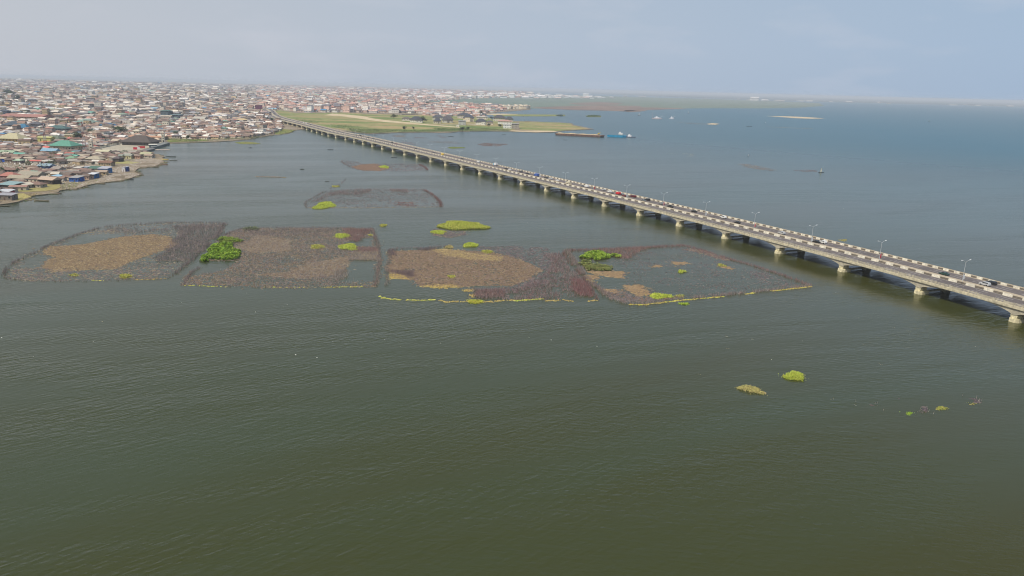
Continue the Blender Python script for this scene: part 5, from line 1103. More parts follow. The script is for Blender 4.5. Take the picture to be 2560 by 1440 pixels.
# ------- lattice masts
def mast(px, py, H, base, label):
    g = G(px, py, GZ); o = empty('lattice_mast', g[0], g[1], GZ, .3, label, 'radio mast'); keep.append((g[0], g[1], 5))
    n = 12; legs = [MB() for _ in range(4)]; br = MB(); RED, WHT = (.24, .09, .08), (.45, .43, .42)
    def cr(k, z): s = base / 2 * (1 - .82 * z / H); return (s * (1 if k in (0, 3) else -1), s * (1 if k < 2 else -1), z)
    for i in range(n):
        z0, z1 = H * i / n, H * (i + 1) / n; c = RED if (i // 2) % 2 else WHT
        for k in range(4):
            legs[k].tube(cr(k, z0), cr(k, z1), .13, .13, 4, c, False); br.tube(cr(k, z0), cr((k + 1) % 4, z1), .06, .06, 3, c, False); br.tube(cr((k + 1) % 4, z0), cr(k, z1), .06, .06, 3, c, False); br.tube(cr(k, z1), cr((k + 1) % 4, z1), .09, .09, 3, c, False)
    for l in legs: l.build('leg', M_ATTR, o)
    tag(br.build('bracing', M_ATTR, o), kind='stuff')
    for k in range(5):
        d = MB(); a = k * 1.4; r = base * .14 + .6; zz = H * (.80 + .04 * k); d.tube((r * math.cos(a), r * math.sin(a), zz - .9), (r * math.cos(a), r * math.sin(a), zz + .9), .28, .28, 6, (.7, .7, .7)); d.build('antenna', M_ATTR, o)
    LM.append((label.split(',')[0], g[0], g[1])); return o
mast(115, 371, 29, 3.4, 'nearer lattice mast, red and white, in front of the yellow building')
mast(213, 381, 35, 3.8, 'taller lattice mast, red and white, left of the white lookout tower')
LM[-2] = ('nearer lattice mast',) + LM[-2][1:]; LM[-1] = ('taller lattice mast',) + LM[-1][1:]
# ------- white lookout towers
def tower(px, py, H, label, short):
    g = G(px, py, GZ); o = empty('lookout_tower', g[0], g[1], GZ, .15, label, 'lookout tower'); keep.append((g[0], g[1], 6)); LM.append((short, g[0], g[1]))
    c = (.66, .63, .52); s = 1.55
    for sx in (-1, 1):
        for sy in (-1, 1): b = MB(); b.box(sx * s - .3, sx * s + .3, sy * s - .3, sy * s + .3, 0, H, c); b.build('column', M_ATTR, o)
    nf = 4
    for f in range(1, nf + 1):
        z = H * f / nf; b = MB(); b.box(-s - .32, s + .32, -s - .32, s + .32, z - .35, z + .02, c); b.build('floor', M_ATTR, o)
        if f >= 2:
            for sg in (-1, 1): b = MB(); b.box(-s + .31, s - .31, sg * s - .1, sg * s + .1, z - H / nf + .05, z - H / nf + 1.1, c); b.build('railing', M_ATTR, o)
        if f < nf: b = MB(); b.box(-.7, .7, -.7, .7, z - H / nf + .03, z - .36, (.16, .14, .12)); b.build('stair_core', M_ATTR, o)
    b = MB(); e = s + 1.0; b.add([(-e, -e, H + .05), (e, -e, H + .05), (e, e, H + .05), (-e, e, H + .05), (0, 0, H + 2.6)], [(3, 2, 1, 0), (0, 1, 4), (1, 2, 4), (2, 3, 4), (3, 0, 4)], (.45, .40, .33)); b.build('roof', M_ATTR, o)
tower(229, 379, 12.5, 'white open lookout tower with pyramid cap at the left corner of the yard', 'white lookout tower')
tower(409, 355.5, 13, 'white open lookout tower at the jetty end of the walled yard', 'jetty tower')
# ------- walled yard, terrace and jetty
yard = ground_patch('yard', [(236, 377), (300, 360), (345, 353), (395, 352), (405, 357), (378, 369), (350, 377), (330, 382), (290, 383)], .70, noise_ramp('yard_paving', [(.3, (.30, .27, .21)), (.7, (.42, .38, .30))], .05, scale2=.4), amp=.3, step=30, seed=5)
def fence_wall(a, b2, h, label, n, name='white_fence', cat='fence', col=(.60, .58, .48)):
    A, B = Vector(G(*a, GZ)), Vector(G(*b2, GZ)); L = (B - A).length; o = empty(name, A.x, A.y, GZ, math.atan2(B.y - A.y, B.x - A.x), label, cat)
    for i in range(n + 1): b = MB(); b.box(L * i / n - .22, L * i / n + .22, -.22, .22, 0, h + .3, col); b.build('post', M_ATTR, o)
    for i in range(n):
        x0, x1 = L * i / n + .225, L * (i + 1) / n - .225; b = MB(); b.box(x0, x1, -.08, .08, 0, h * .35, col); b.box(x0, x1, -.06, .06, h - .25, h, col)
        for k in range(1, 6): xx = x0 + (x1 - x0) * k / 6; b.box(xx - .07, xx + .07, -.05, .05, h * .35, h - .26, col)
        b.build('panel', M_ATTR, o)
fence_wall((236, 378.5), (292, 383.5), 3.0, 'white columned yard fence nearest the white lookout tower', 9)
fence_wall((292, 383.5), (338, 382.8), 3.0, 'white columned yard fence facing the lagoon', 8)
fence_wall((240, 374), (300, 360.5), 2.4, 'white slatted fence along the back of the walled yard', 12)
def slab(name, pts, z0, z1, col, label, cat, m=None):
    P = [G(*p, z1) for p in pts]; c = Vector((sum(p[0] for p in P) / len(P), sum(p[1] for p in P) / len(P)))
    A = sum(P[i][0] * P[(i + 1) % len(P)][1] - P[(i + 1) % len(P)][0] * P[i][1] for i in range(len(P)))
    if A < 0: P = P[::-1]
    o = empty(name, c.x, c.y, z0, 0, label, cat); b = MB(); b.prism([(p[0] - c.x, p[1] - c.y) for p in P], 0, z1 - z0, col); b.build('deck', M_ATTR, o); return o
slab('jetty', [(375, 367.5), (392, 366), (424, 356.5), (408, 355.5), (388, 360)], -.5, 2.6, (.20, .21, .20), 'grey concrete jetty running out from the yard to the jetty tower', 'jetty')
slab('jetty', [(345, 379.5), (362, 378), (388, 370.5), (380, 368.5), (352, 376)], -.5, 1.9, (.16, .16, .16), 'dark quay wall along the lagoon side of the walled yard', 'quay')
jr = special(383, 369, 9, 4.5, 3.6, 0.89, 'lean-to', (.10, .14, .16), (.56, .54, .48), 'boathouse with white roof on stilts at the quay', 'quay boathouse', nwin=4, name='boathouse', cat='boathouse', rz=.45)
special(409 - 19, 354.5, 9, 5.4, 3.0, 2.18, 'hip', (.42, .36, .30), (.52, .42, .32), 'peach roofed kiosk right of the dark pavilion', None, nwin=2, name='kiosk', cat='kiosk')
special(363, 349.5, 46, 23.0, 4.0, 1.31, 'gable', (.34, .26, .2), (.46, .26, .16), 'long orange-tan roof stretching behind the dark pavilion', 'long orange-tan roof', nwin=10, rz=-.03)
for i, (px, py, W_, c, lab) in enumerate([(338.5, 375.5, 4.5, (.55, .03, .06), 'deep red banner panel at the quay corner'), (344.5, 374, 5, (.70, .68, .66), 'white banner panel between the two red ones'), (354.5, 372.3, 8, (.50, .05, .05), 'long red banner panel at the quay')]):
    g = G(px, py, .7); o = empty('banner_board', g[0], g[1], .7, .2, lab, 'banner'); b = MB(); b.box(-W_ / 2, W_ / 2, -.05, .05, .8, 3.6, c); b.build('panel', M_ATTR, o)
    for sg in (-1, 1): b = MB(); b.tube((sg * W_ * .45, .12, 0), (sg * W_ * .45, .12, 3.5), .06, .06, 6, (.4, .4, .4)); b.build('post', M_ATTR, o)
# billboard by the bridge landing
g = G(648, 286, 1); o = empty('billboard', g[0], g[1], .6, .05, 'large maroon billboard on a tall pole where the bridge lands', 'billboard'); LM.append(('maroon billboard', g[0], g[1]))
b = MB(); b.tube((4, 0, 0), (4, 0, 17), .8, .6, 8, (.12, .08, .10)); b.build('pole', M_ATTR, o); b = MB(); b.box(-9.5, 9.5, -.6, .6, 14, 24, (.13, .045, .085)); b.build('panel', M_ATTR, o); b = MB(); b.box(-9.7, 9.7, -.8, .8, 24.02, 24.5, (.10, .05, .07)); b.build('frame', M_ATTR, o)

# ------- masses of houses
def clear_of(P, extra=0):
    if len(P) == 0: return np.zeros(0, bool)
    ok = np.ones(len(P), bool)
    for kx, ky, kr in keep: ok &= (P[:, 0] - kx) ** 2 + (P[:, 1] - ky) ** 2 > (kr + extra) ** 2
    return ok
LANDP = lp
city_near = [G(*p) for p in [(-90, 520), (0, 500), (40, 497), (40, 480), (95, 470), (150, 457), (190, 457), (250, 447), (262, 432), (250, 420), (190, 418), (260, 410), (280, 404), (300, 398), (372, 397), (396, 392), (372, 386), (345, 385), (300, 386), (240, 381), (250, 370),
      (310, 356), (400, 350), (425, 347), (500, 350), (560, 347), (620, 345), (668, 338.5), (690, 333), (706, 322), (700, 312), (690, 303), (668, 290), (655, 281), (640, 275)]] + [G(560, 262), (-3500, 3000), (-1500, 500)]
rubbish_strip = [G(*p) for p in [(-60, 432), (0, 428), (100, 425), (260, 426), (262, 414), (130, 411), (0, 409), (-60, 410)]]
P = fill(city_near, 1 / 42.0)
D_ = np.hypot(P[:, 0], P[:, 1]); P = P[D_ < 1800]
yard_p = [G(*p) for p in [(232, 381), (300, 357), (345, 350), (410, 349), (430, 358), (378, 372), (340, 386), (290, 386)]]
P = P[~inside(P, yard_p) & ~inside(P, rubbish_strip)]; P = P[clear_of(P, 4)]
# thin to a minimum spacing, in rows along the lanes
def spaced(P, dmin):
    cell = {}; o = []
    for i, (x, y) in enumerate(P):
        k = (int(x // dmin), int(y // dmin)); ok = True
        for a in (-1, 0, 1):
            for b in (-1, 0, 1):
                for j in cell.get((k[0] + a, k[1] + b), ()):
                    if (P[j][0] - x) ** 2 + (P[j][1] - y) ** 2 < dmin * dmin: ok = False
        if ok: cell.setdefault(k, []).append(i); o.append(i)
    return np.array(o, dtype=int)
P = P[spaced(P, 7.3)]
P = P[np.argsort(np.hypot(P[:, 0], P[:, 1]))]
vis = P[:, 0] / np.maximum(P[:, 1], 1) > -.70          # inside the picture
Pin = P[vis]; near, rest1 = Pin[:236], np.concatenate([Pin[236:], P[~vis]])
used = {}
ORD = ['', 'second ', 'third ', 'fourth ', 'fifth ', 'sixth ', 'seventh ', 'eighth ', 'ninth ', 'tenth ', 'eleventh ', 'twelfth ']
for (x, y) in near:
    i = random.choices(range(len(ROOFC)), [4, 4, 3, 4, 1.5, 1.2, 1, 1.5, 2, .8, 1.2, 1.2])[0]; j = random.choices(range(len(WALLC)), [3, 3, 3, 2, 1, 2, 2, 2])[0]
    rc, rn = ROOFC[i], ROOFN[i]
    if i in (4, 5, 6, 9) and random.random() < .35: i = random.choice([0, 1, 2, 3]); rc, rn = ROOFC[i], ROOFN[i]
    if random.random() < .07: rc, rn = random.choice(ACC)
    wc, wn_ = WALLC[j], WALLN[j]; rc = tuple(min(.7, c * 1.2) for c in rc)
    st_ = random.choices(['gable', 'hip', 'lean-to'], [5, 2.5, 2.5])[0]
    W_, D2 = random.uniform(6, 11.5), random.uniform(5, 7.6); H_ = random.uniform(2.3, 3.1); RH = random.uniform(.8, 1.9) if st_ != 'lean-to' else random.uniform(.6, 1.3)
    rz = -.12 + random.gauss(0, .18) + (math.pi / 2 if random.random() < .22 else 0)
    size = 'narrow ' if W_ < 7.3 else ('wide ' if W_ > 10.2 else '')
    dl = [((lx - x) ** 2 + (ly - y) ** 2, n_, lx, ly) for n_, lx, ly in LM]; dd, ln, lx, ly = min(dl)
    # direction as seen from the camera
    ax = math.atan2(x, y) - math.atan2(lx, ly); dr = math.hypot(x, y) - math.hypot(lx, ly); lat = ax * math.hypot(x, y)
    side = 'left of' if lat < 0 else 'right of'
    dirn = (side if abs(lat) > abs(dr) else ('behind' if dr > 0 else 'in front of'))
    base = f'{size}{rn} {st_}-roofed {wn_}-walled shack {dirn} the {ln}'
    k_ = used.get(base, 0); used[base] = k_ + 1
    lab = base if k_ == 0 else f'{ORD[min(k_, 11)]}nearest {base}'
    house(float(x), float(y), rz, W_, D2, H_, RH, st_, wc, rc, lab, name='shack', cat='shack', group='shanty houses near the waterfront', nwin=random.choice([1, 2, 3]))

def house_batch(P, w, d, h, rh, rz, hip, wc, rc):
    n = len(P); c, s = np.cos(rz), np.sin(rz)
    V = np.zeros((n, 14, 3))
    def put(k, lx, ly, lz):
        V[:, k, 0] = P[:, 0] + c * lx - s * ly; V[:, k, 1] = P[:, 1] + s * lx + c * ly; V[:, k, 2] = lz
    cs = [(-1, -1), (1, -1), (1, 1), (-1, 1)]
    for k, (a, b) in enumerate(cs): put(k, a * w / 2, b * d / 2, GZ - .2); put(4 + k, a * w / 2, b * d / 2, GZ + h); put(8 + k, a * w * .56, b * d * .58, GZ + h - .1)
    put(12, -w * (.56 - hip * .3), 0 * w, GZ + h + rh); put(13, w * (.56 - hip * .3), 0 * w, GZ + h + rh)
    o = np.arange(n)[:, None] * 14
    Q = np.concatenate([o + np.array([[0, 1, 5, 4]]), o + np.array([[1, 2, 6, 5]]), o + np.array([[2, 3, 7, 6]]), o + np.array([[3, 0, 4, 7]]),
                        o + np.array([[8, 9, 13, 12]]), o + np.array([[10, 11, 12, 13]]), o + np.array([[9, 10, 13, 13]]), o + np.array([[11, 8, 12, 12]])])
    # windows: dark panes a few centimetres proud of the long wall facing the lagoon, and a side wall
    cols = np.concatenate([wc] * 4 + [rc] * 4)
    return V.reshape(-1, 3), Q, cols
def quad_to_tri(Q, cols):
    T = np.concatenate([Q[:, [0, 1, 2]], Q[:, [0, 2, 3]]]); C2 = np.concatenate([cols, cols]); ok = (T[:, 0] != T[:, 1]) & (T[:, 1] != T[:, 2]) & (T[:, 0] != T[:, 2]); return T[ok], C2[ok]
def panes(P, w, d, h, rz, rows, cols_n):
    """window openings for the middle distance, on the facade facing the lagoon"""
    Vs, n = [], len(P); c, s = np.cos(rz), np.sin(rz)
    for r_ in range(rows):
        for k in range(cols_n):
            lx = (-.5 + (k + .5) / cols_n) * w; ww = w / cols_n * .20; zc = GZ + h * (r_ + .58) / rows; hh = np.minimum(h / rows * .20, .75)
            V = np.zeros((n, 4, 3))
            for q_, (a, b) in enumerate(((-1, -1), (1, -1), (1, 1), (-1, 1))):
                X = lx + a * ww; Y = -d / 2 - .05; V[:, q_, 0] = P[:, 0] + c * X - s * Y; V[:, q_, 1] = P[:, 1] + s * X + c * Y; V[:, q_, 2] = zc + b * hh
            Vs.append(V.reshape(-1, 3))
    V = np.concatenate(Vs); F = np.arange(len(V)).reshape(-1, 4); return V, F
def mass(P, wr, dr, hr, name, roofs, walls, hipf=.4, win=None, tall=.05, jit=.25):
    n = len(P); w = rng.uniform(*wr, n); d = rng.uniform(*dr, n); h = rng.uniform(*hr, n); t = rng.random(n) < tall; h[t] *= rng.uniform(1.8, 3.0, t.sum())
    rh = rng.uniform(1.0, 2.6, n) * (w / 11) ** .7; flat = rng.random(n) < .22; rh[flat] = .25
    rz = -.12 + rng.normal(0, .14, n) + (rng.random(n) < .2) * 1.5708; hip = (rng.random(n) < hipf) * 1.0
    wc, rc = np.clip(pick(walls, n, jit) * 1.2, 0, .8), np.clip(pick(roofs, n, jit) * np.array([1.22, 1.18, 1.17]), 0, .8); br_ = rng.random(n) < .08; rc[br_] = pick([(.62, .58, .53), (.55, .53, .52), (.66, .64, .61)], int(br_.sum()), .12)
    a = rng.random(n) < .03; ac = np.array([k[0] for k in ACC])[rng.integers(0, len(ACC), n)]; rc[a] = ac[a]
    V, Q, cl = house_batch(P, w, d, h, rh, rz, hip, wc, rc); T, C2 = quad_to_tri(Q, cl)
    if win:
        rows, cn = win; Vw, Fw = panes(P, w, d, h, rz, rows, cn); Tw = np.concatenate([Fw[:, [0, 1, 2]], Fw[:, [0, 2, 3]]]) + len(V)
        V = np.concatenate([V, Vw]); T = np.concatenate([T, Tw]); C2 = np.concatenate([C2, np.full((len(Tw), 3), .03)])
    return link(name, arr_mesh(name, V, T, C2, M_ROOFS))
ROOF_M = ROOFC + [(.22, .13, .10), (.19, .12, .09), (.26, .17, .13), (.16, .11, .09), (.50, .46, .40), (.55, .52, .46), (.46, .43, .38), (.20, .20, .21), (.33, .31, .28), (.13, .12, .13)]
ob = mass(rest1, (7, 14), (5.5, 9), (2.4, 4.0), 'shanty_houses', ROOF_M + ROOFC[:4] * 2, WALLC, win=(1, 3), tall=.06); tag(ob, kind='stuff')
# between 1.2 and 7 km
def wedge(r0, r1, a0, a1, dens):
    n = int(dens * .5 * (r1 * r1 - r0 * r0) * (a1 - a0)); r = np.sqrt(rng.uniform(r0 * r0, r1 * r1, n)); a = rng.uniform(a0, a1, n); return np.stack([r * np.sin(a), r * np.cos(a)], 1)
city_zone = [G(*p) for p in [(-120, 400), (0, 372), (240, 372), (310, 352), (420, 345), (560, 345), (640, 334), (690, 325), (700, 310), (655, 283), (700, 272), (740, 279), (800, 280), (900, 281), (1000, 283), (1060, 284), (1150, 284), (1230, 281), (1270, 276), (1240, 270), (1150, 265), (1060, 261), (960, 256), (880, 251)]] + \
            [(-600, 3500), (-300, 6000), (600, 9000), (-500, 24000), (-30000, 30000), (-9000, 3000)]
brd = np.array([G(*p) for p in edge_px])
def off_road(P):
    ok = np.ones(len(P), bool)
    for i in range(0, len(dn), 6): ok &= (P[:, 0] - dn[i, 0] - 12) ** 2 + (P[:, 1] - dn[i, 1]) ** 2 > 27 ** 2
    return ok
for r0, r1, dens, wr, dr, hr, win, tall, dm in ((1000, 1800, 1 / 110, (8, 17), (6, 11), (2.8, 4.8), (1, 3), .06, 8.8), (1800, 3000, 1 / 230, (10, 23), (8, 14), (3.2, 6), (1, 4), .07, 11.5), (3000, 5200, 1 / 520, (13, 30), (10, 20), (4, 7), None, .08, 16), (5200, 9500, 1 / 1900, (20, 50), (14, 30), (4, 9), None, .10, 28), (9500, 17000, 1 / 7000, (35, 90), (20, 50), (5, 12), None, .12, 50)):
    P = wedge(r0, r1, -.66, .02, dens); P = P[inside(P, city_zone)]
    if r0 < 1900: P = P[~inside(P, city_near) | (np.hypot(P[:, 0], P[:, 1]) > 1800)]
    P = P[~inside(P, yard_p)]
    if r0 < 5000: P = P[clear_of(P, 6) & off_road(P)]
    P = P[spaced(P, dm)]
    g1 = vnoise(P, 500, 2); P = P[(g1 > .12)]
    # the quarter right of the bridge is pinker
    pk = P[:, 0] > -P[:, 1] * .335
    PK = [(.36, .22, .18), (.31, .175, .14), (.40, .28, .23), (.30, .18, .15), (.48, .40, .34), (.28, .24, .22), (.52, .48, .42), (.14, .14, .16)]
    if (~pk).sum(): tag(mass(P[~pk], wr, dr, hr, 'city_houses', ROOF_M + [(.30, .25, .2), (.12, .12, .13), (.09, .10, .12)], WALLC, win=win, tall=tall, jit=.35), kind='stuff')
    if pk.sum(): tag(mass(P[pk], wr, dr, hr, 'city_houses', PK, [(.52, .38, .30), (.56, .48, .40), (.62, .58, .52), (.45, .32, .27)], win=win, tall=tall + .08), kind='stuff')
# pink quarter on the peninsula behind the villas, denser
pinkz = [G(*p) for p in [(715, 276), (760, 281), (860, 281.5), (1000, 283), (1062, 284.5), (1060, 288), (1110, 291), (1190, 292.5), (1212, 290), (1205, 285), (1250, 278), (1240, 270), (1180, 266.5), (1080, 262), (980, 257.5), (880, 252)]]
P = fill(pinkz, 1 / 260); P = P[clear_of(P, 5)]; P = P[spaced(P, 13)]
tag(mass(P, (13, 26), (10, 15), (4, 8), 'peninsula_houses', [(.36, .21, .17), (.32, .18, .145), (.40, .28, .23), (.30, .20, .17), (.46, .41, .36), (.16, .16, .18), (.30, .28, .26)], [(.58, .44, .36), (.60, .54, .46), (.66, .62, .56), (.52, .36, .30)], win=(2, 4), tall=.15), kind='stuff')
Pt = poly([(2060, 395), (2470, 385), (2470, 372), (2060, 372)], 860, 200, 5.333); P = fill(Pt, 1 / 300)
tag(mass(P, (9, 16), (8, 14), (8, 14), 'row_of_blocks', [(.5, .44, .34)], [(.60, .52, .38), (.66, .6, .5), (.5, .44, .34)], win=(2, 2), tall=0), kind='stuff')
# pale specks of towns on the far shore
far1 = [G(*p) for p in [(960, 246), (1040, 247), (1200, 245.5), (1400, 247), (1530, 247), (1540, 244), (1400, 240.5), (1200, 235), (1000, 230), (900, 232)]]
P = fill(far1, 1 / 9000, thr=.45, s=500); tag(mass(P, (25, 70), (20, 60), (6, 14), 'far_town', [(.72, .72, .70), (.62, .6, .58), (.5, .4, .36)], [(.72, .72, .7)], tall=.15), kind='stuff')
far2 = [G(*p) for p in [(1500, 243), (1700, 246), (1900, 252.5), (2060, 257), (2200, 260), (2400, 264), (2560, 268.5), (2560, 266.5), (2400, 262), (2200, 257.8), (2000, 252.5), (1800, 247.0), (1600, 241.5)]]
P = fill(far2, 1 / 160000, thr=.45, s=900); tag(mass(P, (40, 110), (30, 60), (6, 13), 'far_town', [(.5, .5, .49), (.36, .36, .35)], [(.6, .58, .56)], tall=.1), kind='stuff')
wl = [G(876, 242.2), G(1015, 246)]; b = MB(); A, B = Vector(wl[0]), Vector(wl[1]); nrm = Vector((-(B - A).y, (B - A).x)).normalized() * 10
b.add([(A.x, A.y, .9), (B.x, B.y, .9), (B.x + nrm.x, B.y + nrm.y, .9), (A.x + nrm.x, A.y + nrm.y, .9), (A.x, A.y, 9), (B.x, B.y, 9), (B.x + nrm.x, B.y + nrm.y, 9), (A.x + nrm.x, A.y + nrm.y, 9)], [(4, 5, 6, 7), (0, 1, 5, 4), (1, 2, 6, 5), (2, 3, 7, 6), (3, 0, 4, 7)], (.62, .6, .58))
tag(b.build('long_wall', M_ATTR), 'long pale wall line far behind the pink town', 'wall')
# ------- trees
def tree_mesh(seed, n=900):
    r = np.random.default_rng(seed); c = r.normal(0, 1, (16, 3)) * np.array([.17, .17, .15]) + np.array([0, 0, .60]); k = r.integers(0, 14, n); v = r.normal(0, 1, (n, 3)); v /= np.linalg.norm(v, axis=1)[:, None]
    p = c[k] + v * (.21 * r.uniform(.7, 1, n)[:, None]); p[:, 2] = np.clip(p[:, 2], .12, 1.05); V, F, cc = leaves(p[:, :2], p[:, 2], .085, [(.035, .065, .02), (.05, .09, .03), (.075, .12, .035), (.03, .05, .02)], up=.6, wide=1.6)
    cr = arr_mesh('crown', V, F, cc, M_PLANT); b = MB(); b.tube((0, 0, 0), (0, 0, .45), .035, .025, 6)
    for a in range(4): b.tube((0, 0, .38), (.2 * math.cos(a * 1.6 + seed), .2 * math.sin(a * 1.6 + seed), .65), .02, .01, 5)
    return cr, b.mesh('trunk', mat('bark', (.09, .065, .045), .9))
TM = [tree_mesh(k) for k in range(4)]
def tree(px, py, H, label, spread=1.0, grp=None):
    g = G(px, py, GZ); o = empty('tree', g[0], g[1], GZ, random.random() * 6, label, 'tree', grp); cr, tk = TM[random.randrange(4)]
    link('crown', cr, o, scale=(H * spread, H * spread, H)); link('trunk', tk, o, scale=(H, H, H))
tgrp = 'dark trees among the city houses'
for (px, py, H, lab) in [(196, 353, 12, 'round dark tree right of the ochre two-storey block'), (186, 349, 8, 'smaller tree left of the round dark tree'), (305, 336, 12, 'dark tree cluster left of the tall cream house'), (248, 346, 7, 'green treetop in front of the long grey block'),
        (294, 330, 10, 'tree behind the long grey block'), (440, 340, 8, 'palm-like dark tree above the reed shore'), (470, 349, 7, 'dark tree at the waterfront left of middle'), (226, 336, 9, 'tree beside the taller mast'), (30, 250, 28, 'dark grove in the far left city'), (20, 243, 34, 'farther dark grove in the far left city'),
        (45, 255, 22, 'small dark grove right of the far left one'), (500, 345, 6, 'low tree by the white waterfront hut'), (620, 340, 6, 'low tree left of the marsh meadow'), (664, 298, 10, 'tree below the maroon billboard'), (680, 306, 9, 'tree beside the bridge landing'), (655, 292, 11, 'dark tree left of the bend'),
        (985, 297, 12, 'dark round tree left of the villas'), (1056, 306.5, 14, 'dark tree right of the leftmost slate villa'), (1202, 289, 14, 'tree between the pink town and the villas'), (1069, 263.5, 18, 'tree at the back of the pink town'), (1203, 267.5, 16, 'tree near the right end of the pink town'), (1228, 299, 9, 'small tree by the inlet'),
        (1222, 317, 8, 'round shrub tree in front of the balconied villa'), (1250, 319, 8, 'second round shrub tree in front of the right villas'), (1156, 329, 10, 'round bush tree on the lagoon bank below the unfinished villa'), (1170, 325, 7, 'bush on the bank right of the round one'), (1010, 326, 8, 'bush on the lagoon bank left'), (1034, 324, 6, 'bush on the lagoon bank beside the track')]:
    tree(px, py, H, lab, 1.2, tgrp if px < 700 else None)
# treetops between the houses, too many to count
P = wedge(700, 5200, -.62, -.02, 1 / 1700); P = P[inside(P, city_zone) | inside(P, city_near)]; P = P[vnoise(P, 160, 6) > .45]; P = P[clear_of(P, 8) & off_road(P)]
n_ = 70; H_ = rng.uniform(4, 9, len(P)); r_ = np.repeat(H_, n_); Pp = np.repeat(P, n_, 0); v = rng.normal(0, 1, (len(Pp), 3)); v /= np.linalg.norm(v, axis=1)[:, None]
tri_obj('treetops', [leaves(Pp + v[:, :2] * r_[:, None] * .45, .6 + r_ * .62 + v[:, 2] * r_ * .36, 1.15, [(.035, .065, .022), (.05, .09, .03), (.07, .11, .04)], up=.5, wide=1.7)], M_PLANT, None, 'stuff')
# shore greenery: reeds, grass and bushes that nobody could count
def green_band(pts, dens, h, cols, name, z=.6, thr=.2, s=30, blade=1.6, up=.7):
    blade *= .62; dens *= 1.6; h *= .75
    thr += .12; pg = [G(*p) for p in pts]; P = fill(pg, dens, (), thr, s, len(pts)); zs = z + rng.random(len(P)) * h * .6
    return tri_obj(name, [leaves(P, zs, blade, cols, up=up, wide=1.3)], M_PLANT, None, 'stuff')
GRN = [(.10, .155, .05), (.13, .19, .06), (.17, .20, .08), (.085, .12, .045)]; GY = [(.26, .26, .08), (.20, .23, .06), (.30, .27, .11)]
green_band([(870, 322), (960, 325), (1040, 327), (1100, 325), (1216, 322), (1280, 326), (1272, 329), (1216, 328.5), (1150, 329), (1136, 331), (1066, 331), (991, 332), (922, 335), (880, 331)], .35, 2.6, GRN, 'shore_reeds', s=40)
green_band([(1080, 322), (1130, 322), (1175, 323), (1170, 327.5), (1100, 327)], .5, 3.5, GRN[:2], 'shore_bushes', s=15)
green_band([(700, 300), (760, 300), (830, 308), (900, 318), (960, 325), (900, 330), (800, 314), (720, 299)], .12, 1.6, GRN, 'pasture_growth', s=60, thr=.35)
green_band([(640, 285), (662, 290), (690, 306), (706, 317), (690, 318), (668, 310), (650, 300)], .25, 3.5, GRN, 'bank_bushes', s=20)
gp = ground_patch('meadow', [(672, 325), (700, 322), (725, 325), (737, 327.5), (722, 332.5), (700, 337), (690, 336.5), (684, 332), (672, 331)], .68, M_GRASSY, amp=1.2, seed=9)
green_band([(672, 325), (725, 325), (737, 328), (700, 337), (684, 333)], .35, 1.2, GY + GRN[:1], 'marsh_grass', s=12, blade=1.1)
ground_patch('meadow', [(416, 350), (470, 349), (520, 350), (515, 353.5), (450, 355.5), (422, 356.5)], .68, M_GRASSY, amp=1.0, seed=10)
green_band([(416, 347), (490, 350), (520, 349), (560, 346), (610, 346), (650, 342), (640, 346), (560, 352), (500, 355), (430, 355)], .35, 2.0, GRN + GY[:1], 'shore_reeds', s=18, blade=1.3)
sheet('marsh_spit', ragged([G(*p) for p in [(588, 356), (612, 354.5), (640, 357), (652, 359.5), (630, 360.5), (600, 359.5)]], 1, 12, 20), .25, M_GRASSY, skirt=.35)
green_band([(588, 356), (612, 354.5), (640, 357), (652, 359.5), (630, 360.5), (600, 359.5)], .5, .7, GY, 'marsh_grass', z=.25, s=10, blade=.9)
ground_patch('grass_bank', [(36, 466), (60, 463), (95, 462), (125, 461), (150, 459), (152, 470), (140, 476), (110, 480), (60, 482), (34, 478)], .74, noise_ramp('dry_grass', [(.3, (.20, .18, .06)), (.5, (.30, .26, .11)), (.7, (.12, .15, .04))], .08, scale2=.7), amp=1, seed=11)
ground_patch('grass_bank', [(30, 487), (60, 486), (78, 494), (50, 503), (32, 502)], .74, noise_ramp('yellow_grass', [(.3, (.32, .28, .10)), (.7, (.40, .35, .14))], .08, scale2=.7), amp=.8, seed=12)
ground_patch('grass_bank', [(258, 406), (275, 404), (320, 405), (350, 408), (330, 411), (280, 410)], .74, noise_ramp('yellow_bank', [(.3, (.36, .33, .11)), (.7, (.28, .26, .13))], .08, scale2=.7), amp=.8, seed=13)
green_band([(155, 462), (190, 458), (200, 464), (180, 474), (152, 478)], 1.0, .8, GRN + GY, 'bank_weeds', s=6, blade=.7)
green_band([(290, 400), (340, 399), (330, 406), (285, 406)], .8, 1.0, GRN, 'bank_weeds', s=8, blade=.7)
# rubbish and rubble heaps, timber rafts
TR = [(.33, .28, .22), (.40, .35, .29), (.25, .21, .165), (.48, .45, .41), (.19, .155, .12), (.28, .225, .18)]
def rubble(pts, dens, name='rubbish', z=.6, cols=TR, rmax=.8, h=.4, elong=1.5):
    pg = [G(*p) for p in pts]; P = fill(pg, dens); P = P[clear_of(P, -1)]
    P = P[vnoise(P, 14, 31) > .30]
    return tri_obj(name, [lumps(P, .15, rmax * .62, h * .8, cols, elong, 0, z)], M_TWIG, None, 'stuff')
rubble([(-60, 431), (0, 427), (80, 425), (262, 427), (262, 415), (130, 412), (0, 410), (-60, 410)], .9)
rubble([(240, 458), (262, 455), (300, 451), (328, 446), (350, 438), (332, 431), (342, 424), (352, 419), (300, 418), (262, 428), (262, 440), (250, 447)], 1.6)
rubble([(330, 418), (388, 416), (410, 404), (400, 398), (372, 397), (330, 400), (320, 408)], 1.2)
rubble([(150, 458), (250, 450), (240, 459), (195, 471), (160, 474)], .8, cols=TR + [(.2, .22, .08)])
P = Pin[:0]
